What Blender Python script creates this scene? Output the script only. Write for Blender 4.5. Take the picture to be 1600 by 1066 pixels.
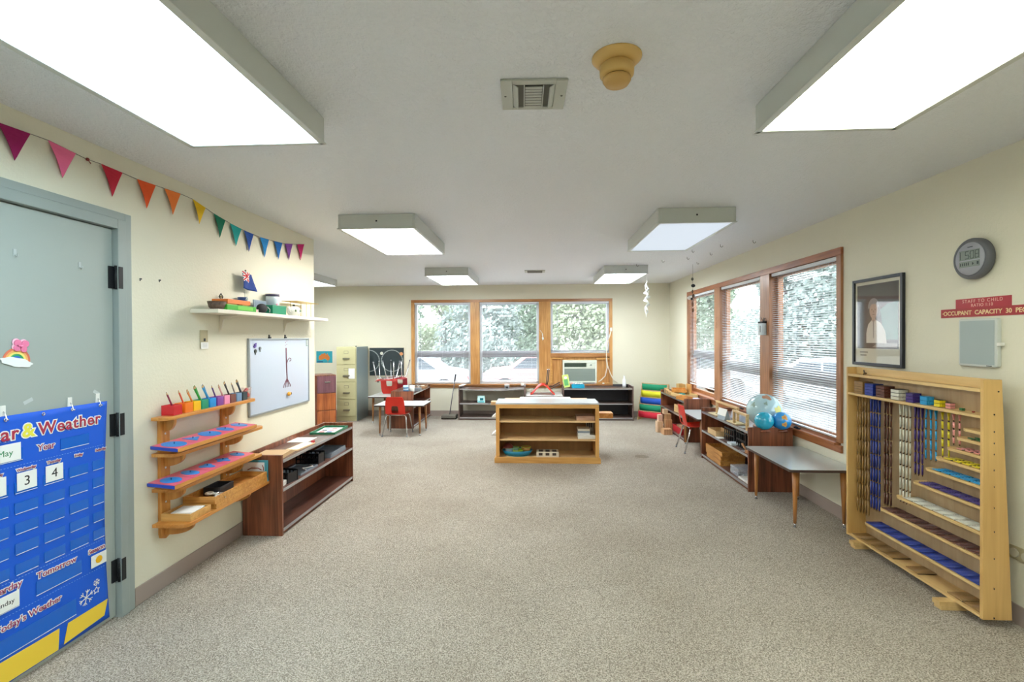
import bpy, bmesh, math, random
from mathutils import Vector, Matrix, Euler
random.seed(7)
PI = math.pi
for o in list(bpy.data.objects): bpy.data.objects.remove(o)
SC = bpy.context.scene
COL = SC.collection
# ------------------------------------------------------------------ camera
YAW, PITCH, ROLL, EYE = 0.05098, -0.00774, -0.00472, 1.4652
def basis():
    cy, sy, cp, sp = math.cos(YAW), math.sin(YAW), math.cos(PITCH), math.sin(PITCH)
    f = Vector((-sy*cp, cy*cp, sp)); r = Vector((cy, sy, 0)); u = r.cross(f)
    r2 = math.cos(ROLL)*r + math.sin(ROLL)*u; u2 = -math.sin(ROLL)*r + math.cos(ROLL)*u
    return r2, u2, f
r_, u_, f_ = basis()
camd = bpy.data.cameras.new('camera'); cam = bpy.data.objects.new('camera', camd); COL.objects.link(cam)
M = Matrix.Identity(4)
for i in range(3):
    M[i][0], M[i][1], M[i][2] = r_[i], u_[i], -f_[i]
M[2][3] = EYE
cam.matrix_world = M
camd.sensor_width = 36; camd.lens = 750/1600*36; camd.clip_start = .05; camd.clip_end = 300
SC.camera = cam
# ------------------------------------------------------------------ world, sun, exposure
WORLD_STRENGTH = 3.3
LENS = 6.6   # radiance of the lit ceiling lenses
w = bpy.data.worlds.new('sky'); SC.world = w; w.use_nodes = True
nt = w.node_tree; nt.nodes.clear()
wo = nt.nodes.new('ShaderNodeOutputWorld'); bg = nt.nodes.new('ShaderNodeBackground')
tc = nt.nodes.new('ShaderNodeTexCoord'); sep = nt.nodes.new('ShaderNodeSeparateXYZ'); cr = nt.nodes.new('ShaderNodeValToRGB')
nt.links.new(tc.outputs['Generated'], sep.inputs[0]); nt.links.new(sep.outputs['Z'], cr.inputs[0])
cr.color_ramp.elements[0].position = 0.0; cr.color_ramp.elements[0].color = (.97, .98, 1, 1)
cr.color_ramp.elements[1].position = .8; cr.color_ramp.elements[1].color = (.84, .92, 1, 1)
nt.links.new(cr.outputs[0], bg.inputs[0]); bg.inputs[1].default_value = WORLD_STRENGTH
nt.links.new(bg.outputs[0], wo.inputs[0])
sd = bpy.data.lights.new('sun', 'SUN'); sd.energy = 3.0; sd.angle = .05; sd.color = (1, .97, .92)
so = bpy.data.objects.new('sun', sd); COL.objects.link(so); so.rotation_euler = (math.radians(40), 0, math.radians(-150))
SC.view_settings.view_transform = 'Standard'; SC.view_settings.look = 'None'
SC.view_settings.gamma = 1; SC.view_settings.use_curve_mapping = False
SC.view_settings.exposure = 0.98
LAMP = dict(cool=(.68, .90, 1.0), warm=(1.0, .95, .88), yellow=(.98, 1.0, .80), white=(.90, .97, 1.0))
# ------------------------------------------------------------------ materials
def lin(h):
    h = h.lstrip('#'); o = []
    for i in (0, 2, 4):
        v = int(h[i:i+2], 16)/255
        o.append(v/12.92 if v <= .04045 else ((v+.055)/1.055)**2.4)
    return (*o, 1)
MATS = {}
def mat(name, col, rough=.5, metal=0, bump=0, bscale=200, var=0, vscale=8, alpha=None, trans=0, emit=0, coat=0, spec=None):
    if name in MATS: return MATS[name]
    m = bpy.data.materials.new(name); m.use_nodes = True; MATS[name] = m
    n = m.node_tree.nodes; L = m.node_tree.links; b = n['Principled BSDF']
    c = lin(col) if isinstance(col, str) else (*col, 1)
    b.inputs['Base Color'].default_value = c; b.inputs['Roughness'].default_value = rough
    b.inputs['Metallic'].default_value = metal
    if spec is not None: b.inputs['Specular IOR Level'].default_value = spec
    if trans: b.inputs['Transmission Weight'].default_value = trans
    if coat: b.inputs['Coat Weight'].default_value = coat; b.inputs['Coat Roughness'].default_value = .15
    if alpha is not None: b.inputs['Alpha'].default_value = alpha
    if emit: b.inputs['Emission Color'].default_value = c; b.inputs['Emission Strength'].default_value = emit
    t = n.new('ShaderNodeTexCoord')
    if var:
        z = n.new('ShaderNodeTexNoise'); z.inputs['Scale'].default_value = vscale; z.inputs['Detail'].default_value = 4
        L.new(t.outputs['Object'], z.inputs['Vector'])
        mx = n.new('ShaderNodeMix'); mx.data_type = 'RGBA'
        mx.inputs[6].default_value = [v*(1-var) for v in c[:3]]+[1]; mx.inputs[7].default_value = [min(1, v*(1+var)) for v in c[:3]]+[1]
        L.new(z.outputs['Fac'], mx.inputs[0]); L.new(mx.outputs[2], b.inputs['Base Color'])
    if bump:
        z = n.new('ShaderNodeTexNoise'); z.inputs['Scale'].default_value = bscale; z.inputs['Detail'].default_value = 3
        L.new(t.outputs['Object'], z.inputs['Vector'])
        bp = n.new('ShaderNodeBump'); bp.inputs['Strength'].default_value = bump; bp.inputs['Distance'].default_value = .004
        L.new(z.outputs['Fac'], bp.inputs['Height']); L.new(bp.outputs[0], b.inputs['Normal'])
    return m
def wood(name, c1, c2, rough=.45, axis='Y', scale=10, coat=.0, contrast=.5):
    if name in MATS: return MATS[name]
    m = bpy.data.materials.new(name); m.use_nodes = True; MATS[name] = m
    n = m.node_tree.nodes; L = m.node_tree.links; b = n['Principled BSDF']
    t = n.new('ShaderNodeTexCoord'); mp = n.new('ShaderNodeMapping')
    s = [scale*2.2]*3; s['XYZ'.index(axis)] = scale*.12; mp.inputs['Scale'].default_value = s
    L.new(t.outputs['Object'], mp.inputs[0])
    z = n.new('ShaderNodeTexNoise'); z.inputs['Scale'].default_value = 1.6; z.inputs['Detail'].default_value = 6; z.inputs['Distortion'].default_value = 1.2
    L.new(mp.outputs[0], z.inputs['Vector'])
    z2 = n.new('ShaderNodeTexNoise'); z2.inputs['Scale'].default_value = 3; L.new(t.outputs['Object'], z2.inputs['Vector'])
    ad = n.new('ShaderNodeMath'); ad.operation = 'MULTIPLY_ADD'; ad.inputs[1].default_value = .5; L.new(z2.outputs['Fac'], ad.inputs[0]); 
    sb = n.new('ShaderNodeMath'); sb.operation = 'SUBTRACT'; sb.inputs[1].default_value = .25; L.new(z.outputs['Fac'], sb.inputs[0]); L.new(sb.outputs[0], ad.inputs[2])
    r = n.new('ShaderNodeValToRGB'); r.color_ramp.elements[0].position = .5-contrast*.4; r.color_ramp.elements[1].position = .5+contrast*.4
    r.color_ramp.elements[0].color = lin(c1); r.color_ramp.elements[1].color = lin(c2)
    L.new(ad.outputs[0], r.inputs[0]); L.new(r.outputs[0], b.inputs['Base Color'])
    b.inputs['Roughness'].default_value = rough
    if coat: b.inputs['Coat Weight'].default_value = coat; b.inputs['Coat Roughness'].default_value = .2
    return m
# ------------------------------------------------------------------ mesh helpers
class MB:
    def __init__(s): s.bm = bmesh.new()
    def _x(s, vs, mx):
        if mx is not None: bmesh.ops.transform(s.bm, matrix=mx, verts=vs)
        return s
    def box(s, x0, x1, y0, y1, z0, z1, mx=None):
        v = [s.bm.verts.new(p) for p in ((x0,y0,z0),(x1,y0,z0),(x1,y1,z0),(x0,y1,z0),(x0,y0,z1),(x1,y0,z1),(x1,y1,z1),(x0,y1,z1))]
        for f in ((3,2,1,0),(4,5,6,7),(0,1,5,4),(1,2,6,5),(2,3,7,6),(3,0,4,7)): s.bm.faces.new([v[i] for i in f])
        return s._x(v, mx)
    def prism(s, pts, lo, hi, axis='z', mx=None):
        # pts 2D; axis: extrusion axis; for 'x' pts=(y,z); 'y' pts=(x,z); 'z' pts=(x,y)
        def P(a, b, h): return {'x': (h, a, b), 'y': (a, h, b), 'z': (a, b, h)}[axis]
        A = [s.bm.verts.new(P(a, b, lo)) for a, b in pts]; B = [s.bm.verts.new(P(a, b, hi)) for a, b in pts]
        n = len(pts)
        s.bm.faces.new(A[::-1]); s.bm.faces.new(B)
        for i in range(n): s.bm.faces.new([A[i], A[(i+1) % n], B[(i+1) % n], B[i]])
        return s._x(A+B, mx)
    def rod(s, p0, p1, r0, r1=None, n=10, caps=True):
        r1 = r0 if r1 is None else r1
        p0, p1 = Vector(p0), Vector(p1); d = (p1-p0).normalized()
        a = d.orthogonal().normalized(); b = d.cross(a)
        A = []; B = []
        for i in range(n):
            t = 2*PI*i/n; q = math.cos(t)*a + math.sin(t)*b
            A.append(s.bm.verts.new(p0+q*r0)); B.append(s.bm.verts.new(p1+q*r1))
        for i in range(n):
            f = s.bm.faces.new([A[i], A[(i+1) % n], B[(i+1) % n], B[i]]); f.smooth = True
        if caps: s.bm.faces.new(A[::-1]); s.bm.faces.new(B)
        return s
    def tube(s, pts, r, n=8, closed=False):
        pts = [Vector(p) for p in pts]; rings = []; N = len(pts); prev = None
        for i, p in enumerate(pts):
            if closed: d = pts[(i+1) % N]-pts[i-1]
            else: d = pts[min(i+1, N-1)]-pts[max(i-1, 0)]
            d.normalize()
            a = d.orthogonal().normalized() if prev is None else (prev - d*prev.dot(d)).normalized()
            prev = a; b = d.cross(a)
            rings.append([s.bm.verts.new(p + r*(math.cos(2*PI*k/n)*a + math.sin(2*PI*k/n)*b)) for k in range(n)])
        R = list(range(N)) if closed else list(range(N-1))
        for i in R:
            A, B = rings[i], rings[(i+1) % N]
            for k in range(n):
                f = s.bm.faces.new([A[k], A[(k+1) % n], B[(k+1) % n], B[k]]); f.smooth = True
        if not closed: s.bm.faces.new(rings[0][::-1]); s.bm.faces.new(rings[-1])
        return s
    def lathe(s, prof, c=(0, 0, 0), n=24, mx=None, smooth=True):
        allv = []; rings = []
        for r, z in prof:
            if r < 1e-6:
                v = s.bm.verts.new((c[0], c[1], c[2]+z)); rings.append([v]); allv.append(v)
            else:
                q = [s.bm.verts.new((c[0]+r*math.cos(2*PI*i/n), c[1]+r*math.sin(2*PI*i/n), c[2]+z)) for i in range(n)]
                rings.append(q); allv += q
        for A, B in zip(rings, rings[1:]):
            for i in range(n):
                j = (i+1) % n
                if len(A) == 1 and len(B) == 1: continue
                if len(A) == 1: f = s.bm.faces.new([A[0], B[j], B[i]])
                elif len(B) == 1: f = s.bm.faces.new([A[i], A[j], B[0]])
                else: f = s.bm.faces.new([A[i], A[j], B[j], B[i]])
                f.smooth = smooth
        return s._x(allv, mx)
    def ball(s, c, r, sc=(1, 1, 1), n=20):
        prof = [(r*math.sin(PI*i/(n//2)), -r*math.cos(PI*i/(n//2))) for i in range(n//2+1)]
        prof[0] = (0, -r); prof[-1] = (0, r)
        return s.lathe(prof, (0, 0, 0), n, Matrix.Translation(c) @ Matrix.Diagonal((*sc, 1)))
    def build(s, name, m, parent=None, bevel=0, loc=None, solid=0):
        me = bpy.data.meshes.new(name)
        bmesh.ops.recalc_face_normals(s.bm, faces=s.bm.faces)
        s.bm.to_mesh(me); s.bm.free()
        o = bpy.data.objects.new(name, me); COL.objects.link(o)
        if m: me.materials.append(m)
        if parent: o.parent = parent
        if loc: o.location = loc
        if solid:
            k = o.modifiers.new('thickness', 'SOLIDIFY'); k.thickness = solid; k.offset = 0
        if bevel:
            k = o.modifiers.new('edges', 'BEVEL'); k.width = bevel; k.segments = 2; k.limit_method = 'ANGLE'; k.angle_limit = .7
        return o
def mb(): return MB()
def box(*a, **k): return MB().box(*a, **k)
def tag(o, label, cat, group=None, kind=None):
    o['label'] = label; o['category'] = cat
    if group: o['group'] = group
    if kind: o['kind'] = kind
    return o
def lab(o, label): o['label'] = label; return o
def thing(name, label, cat, loc=(0, 0, 0), rot=0, group=None):
    o = bpy.data.objects.new(name, None); COL.objects.link(o); o.empty_display_size = .05
    o.location = loc; o.rotation_euler = rot if isinstance(rot, (tuple, list)) else (0, 0, rot)
    return tag(o, label, cat, group)
def struct(o): o['kind'] = 'structure'; return o
def kids(o): return [c for c in bpy.data.objects if c.parent == o]
def dup(root, loc, rot=0, label=None, group=None):
    def cp(o, par):
        c = o.copy(); COL.objects.link(c); c.parent = par
        for k in kids(o): cp(k, c)
        return c
    r = cp(root, None); r.location = loc
    r.rotation_euler = rot if isinstance(rot, (tuple, list)) else (0, 0, rot)
    if label: r['label'] = label
    if group: r['group'] = group
    return r
def text(name, s, size, m, parent, mx, ext=.0006, offset=0.0, align='LEFT', space=1.0, shear=0):
    cu = bpy.data.curves.new(name, 'FONT'); cu.body = s; cu.size = size; cu.extrude = ext; cu.offset = offset
    cu.align_x = align; cu.space_character = space; cu.resolution_u = 3; cu.shear = shear
    t = bpy.data.objects.new(name+'_src', cu); COL.objects.link(t)
    dg = bpy.context.evaluated_depsgraph_get()
    me = bpy.data.meshes.new_from_object(t.evaluated_get(dg)); bpy.data.objects.remove(t)
    me.materials.clear(); me.materials.append(m); me.name = name
    me.transform(mx)
    o = bpy.data.objects.new(name, me); COL.objects.link(o)
    if parent: o.parent = parent
    return o
# orientation matrices: text on the left wall reads towards +y, on the right wall towards -y
def onleft(x, y, z): return Matrix.Translation((x, y, z)) @ Matrix(((0, 0, 1, 0), (1, 0, 0, 0), (0, 1, 0, 0), (0, 0, 0, 1)))
def onright(x, y, z): return Matrix.Translation((x, y, z)) @ Matrix(((0, 0, -1, 0), (-1, 0, 0, 0), (0, 1, 0, 0), (0, 0, 0, 1)))
def onback(x, y, z): return Matrix.Translation((x, y, z)) @ Matrix(((1, 0, 0, 0), (0, 0, -1, 0), (0, 1, 0, 0), (0, 0, 0, 1)))
XL, XR, D, C = -2.2, 2.427, 8.89, 2.44
WE = 4.655          # end of the left partition
XF = -5.3           # far left wall of the recess
# ------------------------------------------------------------------ shared materials
def wall_mat(name, col, bs=.13):
    m = bpy.data.materials.new(name); m.use_nodes = True; MATS[name] = m
    n = m.node_tree.nodes; L = m.node_tree.links; b = n['Principled BSDF']; b.inputs['Roughness'].default_value = .62
    t = n.new('ShaderNodeTexCoord'); z = n.new('ShaderNodeTexNoise'); z.inputs['Scale'].default_value = 1.3; z.inputs['Detail'].default_value = 2
    L.new(t.outputs['Object'], z.inputs['Vector'])
    c = lin(col); mx = n.new('ShaderNodeMix'); mx.data_type = 'RGBA'
    mx.inputs[6].default_value = [v*.96 for v in c[:3]]+[1]; mx.inputs[7].default_value = c
    L.new(z.outputs['Fac'], mx.inputs[0]); L.new(mx.outputs[2], b.inputs['Base Color'])
    v = n.new('ShaderNodeTexNoise'); v.inputs['Scale'].default_value = 60; v.inputs['Detail'].default_value = 3; v.inputs['Roughness'].default_value = .6
    L.new(t.outputs['Object'], v.inputs['Vector'])
    rp = n.new('ShaderNodeValToRGB'); rp.color_ramp.elements[0].position = .42; rp.color_ramp.elements[1].position = .6
    L.new(v.outputs['Fac'], rp.inputs[0])
    bp = n.new('ShaderNodeBump'); bp.inputs['Strength'].default_value = bs; bp.inputs['Distance'].default_value = .004
    L.new(rp.outputs[0], bp.inputs['Height']); L.new(bp.outputs[0], b.inputs['Normal'])
    return m
M_wall = wall_mat('wall_paint', '#e8e4d0'); M_ceil = wall_mat('ceiling_texture', '#e9ecf1', .6)
M_ceil.node_tree.nodes['Principled BSDF'].inputs['Roughness'].default_value = .45
def carpet():
    m = bpy.data.materials.new('carpet'); m.use_nodes = True
    n = m.node_tree.nodes; L = m.node_tree.links; b = n['Principled BSDF']; b.inputs['Roughness'].default_value = .95; b.inputs['Specular IOR Level'].default_value = .1
    t = n.new('ShaderNodeTexCoord')
    vo = n.new('ShaderNodeTexVoronoi'); vo.inputs['Scale'].default_value = 240; L.new(t.outputs['Object'], vo.inputs['Vector'])
    wn = n.new('ShaderNodeTexNoise'); wn.inputs['Scale'].default_value = 150; wn.inputs['Detail'].default_value = 5; L.new(t.outputs['Object'], wn.inputs['Vector'])
    big = n.new('ShaderNodeTexNoise'); big.inputs['Scale'].default_value = 1.1; big.inputs['Detail'].default_value = 3; L.new(t.outputs['Object'], big.inputs['Vector'])
    r = n.new('ShaderNodeValToRGB'); e = r.color_ramp.elements
    e[0].position = .33; e[0].color = lin('#847c71'); e[1].position = .68; e[1].color = lin('#d0c8bc')
    k = r.color_ramp.elements.new(.5); k.color = lin('#ada497')
    ad = n.new('ShaderNodeMath'); ad.operation = 'MULTIPLY_ADD'; ad.inputs[1].default_value = .35
    sx = n.new('ShaderNodeSeparateColor'); L.new(vo.outputs['Color'], sx.inputs[0]); L.new(sx.outputs[0], ad.inputs[0])
    s2 = n.new('ShaderNodeMath'); s2.operation = 'SUBTRACT'; s2.inputs[1].default_value = .17; L.new(wn.outputs['Fac'], s2.inputs[0]); L.new(s2.outputs[0], ad.inputs[2])
    L.new(ad.outputs[0], r.inputs[0])
    mx = n.new('ShaderNodeMix'); mx.data_type = 'RGBA'; mx.blend_type = 'MULTIPLY'; mx.inputs[0].default_value = 1
    r2 = n.new('ShaderNodeValToRGB'); r2.color_ramp.elements[0].position = .3; r2.color_ramp.elements[0].color = (.84, .82, .80, 1); r2.color_ramp.elements[1].position = .6; r2.color_ramp.elements[1].color = (1, 1, 1, 1)
    L.new(big.outputs['Fac'], r2.inputs[0]); L.new(r.outputs[0], mx.inputs[6]); L.new(r2.outputs[0], mx.inputs[7])
    # worn oval stain on the carpet
    sp = n.new('ShaderNodeVectorMath'); sp.operation = 'SUBTRACT'; sp.inputs[1].default_value = (1.28, 5.93, 0); L.new(t.outputs['Object'], sp.inputs[0])
    ln = n.new('ShaderNodeVectorMath'); ln.operation = 'LENGTH'; L.new(sp.outputs[0], ln.inputs[0])
    lt = n.new('ShaderNodeMath'); lt.operation = 'LESS_THAN'; lt.inputs[1].default_value = .085; L.new(ln.outputs['Value'], lt.inputs[0])
    mu = n.new('ShaderNodeMath'); mu.operation = 'MULTIPLY'; mu.inputs[1].default_value = .45; L.new(lt.outputs[0], mu.inputs[0])
    m3 = n.new('ShaderNodeMix'); m3.data_type = 'RGBA'; m3.inputs[7].default_value = lin('#6f6656')
    L.new(mu.outputs[0], m3.inputs[0]); L.new(mx.outputs[2], m3.inputs[6]); L.new(m3.outputs[2], b.inputs['Base Color'])
    bp = n.new('ShaderNodeBump'); bp.inputs['Strength'].default_value = .8; bp.inputs['Distance'].default_value = .006
    L.new(ad.outputs[0], bp.inputs['Height']); L.new(bp.outputs[0], b.inputs['Normal'])
    return m
M_carpet = carpet()
M_base = mat('vinyl_baseboard', '#a3948c', .5)
M_frame = wood('oak_window_trim', '#b0783c', '#d8a566', .4, 'Z', 9, .2)
M_frame2 = wood('brown_window_trim', '#94603c', '#b98258', .4, 'Z', 9, .2)
M_frameH = wood('oak_window_trim_across', '#96602f', '#bd8650', .4, 'X', 9, .2)
M_frameY = wood('oak_window_trim_along', '#8f5230', '#b87648', .4, 'Y', 9, .2)
M_door = mat('grey_door_paint', '#a3aca7', .45, bump=.05, bscale=60)
M_doorf = mat('grey_door_frame_paint', '#9aa4a1', .4)
M_dark = wood('dark_walnut_laminate', '#5a311f', '#9a5a3d', .38, 'Z', 7, .25)
M_darkY = wood('dark_walnut_laminate_long', '#4a2e26', '#765044', .36, 'Y', 7, .25)
M_darkX = wood('dark_walnut_laminate_wide', '#40302c', '#5e4a42', .36, 'X', 7, .25)
M_oak = wood('honey_oak', '#c08a45', '#e0ad63', .45, 'X', 8, .1)
M_oakZ = wood('honey_oak_upright', '#c98f48', '#e6b368', .45, 'Z', 8, .1)
M_pine = wood('varnished_pine', '#c07a30', '#e0a052', .38, 'Y', 9, .25)
M_pineZ = wood('varnished_pine_upright', '#bd7830', '#dca050', .38, 'Z', 9, .25)
M_birch = wood('birch_ply', '#c9a468', '#e2c287', .45, 'Y', 6, .1, .7)
M_birchZ = wood('birch_ply_upright', '#c79d5c', '#e0b976', .45, 'Z', 6, .1, .7)
M_ply = wood('grey_birch_back', '#a98d68', '#c2a882', .5, 'Z', 5, 0, .7)
M_beech = wood('pale_beech', '#cfa873', '#e6c796', .45, 'Y', 9)
M_tray = wood('tray_wood', '#b9762f', '#dba154', .4, 'X', 12, .2)
M_white = mat('white_laminate', '#e9e9e4', .35)
M_paper = mat('white_paper', '#f0f0ee', .7)
M_chrome = mat('chrome_tube', '#d6d8da', .18, 1)
M_black = mat('black_plastic', '#15161a', .35)
M_blackm = mat('black_metal', '#2b2d30', .4, .5)
M_red = mat('red_plastic', '#dc2a1a', .3, coat=.2)
M_greytop = mat('grey_laminate', '#b9bdb9', .25, var=.03)
M_edge = mat('aluminium_edge', '#bfc2c8', .3, .8)
M_kraft = mat('kraft_paper', '#c9ab85', .7)
def flat(name, col, rough=.5, **k): return mat(name, col, rough, **k)
# ================================================================== ROOM
struct(box(XF-.1, XR+.1, -4.5, D+.1, -.06, 0).build('floor', M_carpet))
struct(box(XF-.1, XR+.1, -4.5, D+.1, C, C+.08).build('ceiling', M_ceil))
DY0, DY1, DZ = 1.485, 2.405, 2.043     # door leaf
b = mb()   # left partition with the door opening
b.box(XL-.13, XL, DY1+.09, WE, 0, C); b.box(XL-.13, XL, -4.5, DY0-.09, 0, C); b.box(XL-.13, XL, DY0-.09, DY1+.09, DZ+.09, C)
struct(b.build('wall_left', M_wall))
struct(box(XF, XL-.13, 2.9, 3.0, 0, C).build('wall_recess', M_wall))
struct(box(XF-.1, XF, 2.9, D+.1, 0, C).build('wall_far_left', M_wall))
struct(box(XL-.13, XR+.1, -4.6, -4.5, 0, C).build('wall_front', M_wall))
BX0, BX1, BZ0, BZ1 = -2.34, 1.39, .53, 2.17
b = mb(); b.box(XF, BX0+.03, D, D+.12, 0, C); b.box(BX1-.03, XR+.12, D, D+.12, 0, C)
b.box(BX0+.03, BX1-.03, D, D+.12, 0, BZ0+.03); b.box(BX0+.03, BX1-.03, D, D+.12, BZ1-.03, C)
struct(b.build('wall_back', M_wall))
RY0, RY1 = 3.93, 7.83
b = mb(); b.box(XR, XR+.12, -4.5, RY0+.03, 0, C); b.box(XR, XR+.12, RY1-.03, D, 0, C)
b.box(XR, XR+.12, RY0+.03, RY1-.03, 0, BZ0+.03); b.box(XR, XR+.12, RY0+.03, RY1-.03, BZ1-.03, C)
struct(b.build('wall_right', M_wall))
BH = .102
def bboard(name, *a): struct(box(*a).build(name, M_base, bevel=.003))
bboard('baseboard_left', XL, XL+.008, DY1+.095, WE, 0, BH)
bboard('baseboard_left_end', XL-.13, XL+.008, WE, WE+.008, 0, BH)
bboard('baseboard_back', XF, XR, D-.008, D, 0, BH)
bboard('baseboard_right', XR-.008, XR, -4.5, D-.008, 0, BH)
# ---------------------------------------------------------------- door
d = bpy.data.objects.new('door_1', None); COL.objects.link(d); d.location = (XL, DY0, 0); struct(d)
W = DY1-DY0
box(-.055, -.012, .004, W-.004, .012, DZ-.004).build('door_leaf', M_door, d, .002)
b = mb(); b.box(-.13, .018, W, W+.05, 0, DZ+.05); b.box(-.13, .018, -.05, 0, 0, DZ+.05); b.box(-.13, .018, 0, W, DZ, DZ+.05)
b.box(0, .012, W+.05, W+.09, 0, DZ+.09); b.box(0, .012, -.09, -.05, 0, DZ+.09); b.box(0, .012, -.05, W+.05, DZ+.05, DZ+.09)
b.box(-.13, -.056, W-.02, W, 0, DZ); b.box(-.13, -.056, 0, .02, 0, DZ); b.box(-.13, -.056, .02, W-.02, DZ-.02, DZ)
b.build('door_frame', M_doorf, d, .003)
for z0 in (1.725, .955, .19):
    b = mb(); b.rod((.004, W+.002, z0), (.004, W+.002, z0+.125), .0085, n=12)
    for k in range(1, 5): b.rod((.004, W+.002, z0+k*.025-.001), (.004, W+.002, z0+k*.025+.001), .0095, n=12)
    b.box(-.012, -.006, W-.03, W, z0+.005, z0+.12); b.box(.018, .021, W, W+.025, z0+.005, z0+.12)
    lab(b.build('hinge', M_blackm, d), 'dark metal hinge')
for yy, zz in ((-.0, 0),):
    b = mb(); b.tube([(-.01, .06, 1.0), (.03, .06, 1.0), (.05, .06, 1.0)], .011); b.ball((.06, .06, 1.0), .028, (.7, 1, 1)); b.build('knob', M_chrome, d)
for (yy, zz) in ((1.93-DY0, 1.83), (2.22-DY0, 1.82)):
    b = mb(); b.box(-.0118, -.009, yy-.006, yy+.006, zz-.012, zz+.02)
    b.tube([(-.009, yy, zz-.005), (-.002, yy, zz-.014), (.004, yy, zz-.008), (.004, yy, zz)], .0022); b.build('coat_hook', flat('clear_hook', '#b9c0bf', .3), d)
# ---------------------------------------------------------------- window trims (one continuous oak surround each)
t = bpy.data.objects.new('trim_1', None); COL.objects.link(t); struct(t)
MUL = [(-1.226, -1.058), (.047, .259)]
b = mb(); b.box(BX0, BX1, D-.02, D+.10, BZ1-.05, BZ1); b.build('head', M_frameH, t, .003)
b = mb(); b.box(BX0, BX1, D-.02, D+.10, BZ0, BZ0+.045); b.box(BX0-.0, BX1, D-.05, D+.1, BZ0+.045, BZ0+.07); b.build('sill', M_frameH, t, .003)
for a, c in [(BX0, BX0+.055)]+MUL+[(BX1-.055, BX1)]:
    box(a, c, D-.02, D+.10, BZ0+.07, BZ1-.05).build('upright', M_frame, t, .003)
t2 = bpy.data.objects.new('trim_2', None); COL.objects.link(t2); struct(t2)
RM = [(5.10, 5.31), (6.445, 6.64)]
box(XR-.02, XR+.10, RY0, RY1, BZ1-.06, BZ1).build('head', M_frameY, t2, .003)
b = mb(); b.box(XR-.02, XR+.10, RY0, RY1, BZ0, BZ0+.06); b.box(XR-.045, XR+.1, RY0+.04, RY1-.04, BZ0+.06, BZ0+.08); b.build('sill', M_frameY, t2, .003)
for a, c in [(RY0, RY0+.06)]+RM+[(RY1-.06, RY1)]:
    box(XR-.02, XR+.10, a, c, BZ0+.08, BZ1-.06).build('upright', M_frame2, t2, .003)
M_vinyl = mat('white_sash', '#dfe6ee', .4); M_rail = mat('taupe_meeting_rail', '#a5a2a8', .45); M_glass = None
def schlick(n, L, f0):
    lw = n.new('ShaderNodeLayerWeight'); lw.inputs[0].default_value = .5
    p = n.new('ShaderNodeMath'); p.operation = 'POWER'; p.inputs[1].default_value = 5; L.new(lw.outputs['Facing'], p.inputs[0])
    q = n.new('ShaderNodeMath'); q.operation = 'MULTIPLY_ADD'; q.inputs[1].default_value = 1-f0; q.inputs[2].default_value = f0; L.new(p.outputs[0], q.inputs[0]); return q.outputs[0]
def glass():
    m = bpy.data.materials.new('window_glass'); m.use_nodes = True; n = m.node_tree.nodes; L = m.node_tree.links; n.clear()
    o = n.new('ShaderNodeOutputMaterial'); mx = n.new('ShaderNodeMixShader'); tr = n.new('ShaderNodeBsdfTransparent'); gl = n.new('ShaderNodeBsdfGlossy')
    tr.inputs[0].default_value = (.96, .98, .98, 1); gl.inputs['Roughness'].default_value = .02
    L.new(schlick(n, L, .04), mx.inputs[0]); L.new(tr.outputs[0], mx.inputs[1]); L.new(gl.outputs[0], mx.inputs[2]); L.new(mx.outputs[0], o.inputs[0])
    return m
M_glass = glass()
def window(name, side, a, c, z0, z1, rail):
    w_ = bpy.data.objects.new(name, None); COL.objects.link(w_); struct(w_)
    def bx(b, u0, u1, d0, d1, zz0, zz1):
        if side == 'back': b.box(u0, u1, D+d0, D+d1, zz0, zz1)
        else: b.box(XR+d0, XR+d1, u0, u1, zz0, zz1)
    F = .045
    b = mb(); bx(b, a, a+F, .05, .1, z0, z1); bx(b, c-F, c, .05, .1, z0, z1); bx(b, a+F, c-F, .05, .1, z1-F, z1); bx(b, a+F, c-F, .05, .1, z0, z0+F)
    b.build('sash', M_vinyl if side == 'back' else M_frame2, w_, .003)
    if rail:
        b = mb(); bx(b, a+F, c-F, .045, .1, rail-.055, rail-.002); bx(b, a+F, c-F, .055, .1, rail, rail+.06); b.build('meeting_rail', M_rail, w_, .003)
    b = mb(); bx(b, a+F, c-F, .072, .076, z0+F, z1-F); b.build('pane', M_glass, w_)
window('window_1', 'back', BX0+.055, MUL[0][0], BZ0+.07, BZ1-.05, 1.15)
window('window_2', 'back', MUL[0][1], MUL[1][0], BZ0+.07, BZ1-.05, 1.15)
window('window_3', 'back', MUL[1][1], BX1-.055, 1.17, BZ1-.05, None)
window('window_4', 'right', RM[1][1], RY1-.06, BZ0+.08, BZ1-.06, 1.19)
window('window_5', 'right', RM[0][1], RM[1][0], BZ0+.08, BZ1-.06, 1.09)
window('window_6', 'right', RY0+.06, RM[0][0], BZ0+.08, BZ1-.06, 1.09)
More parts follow.
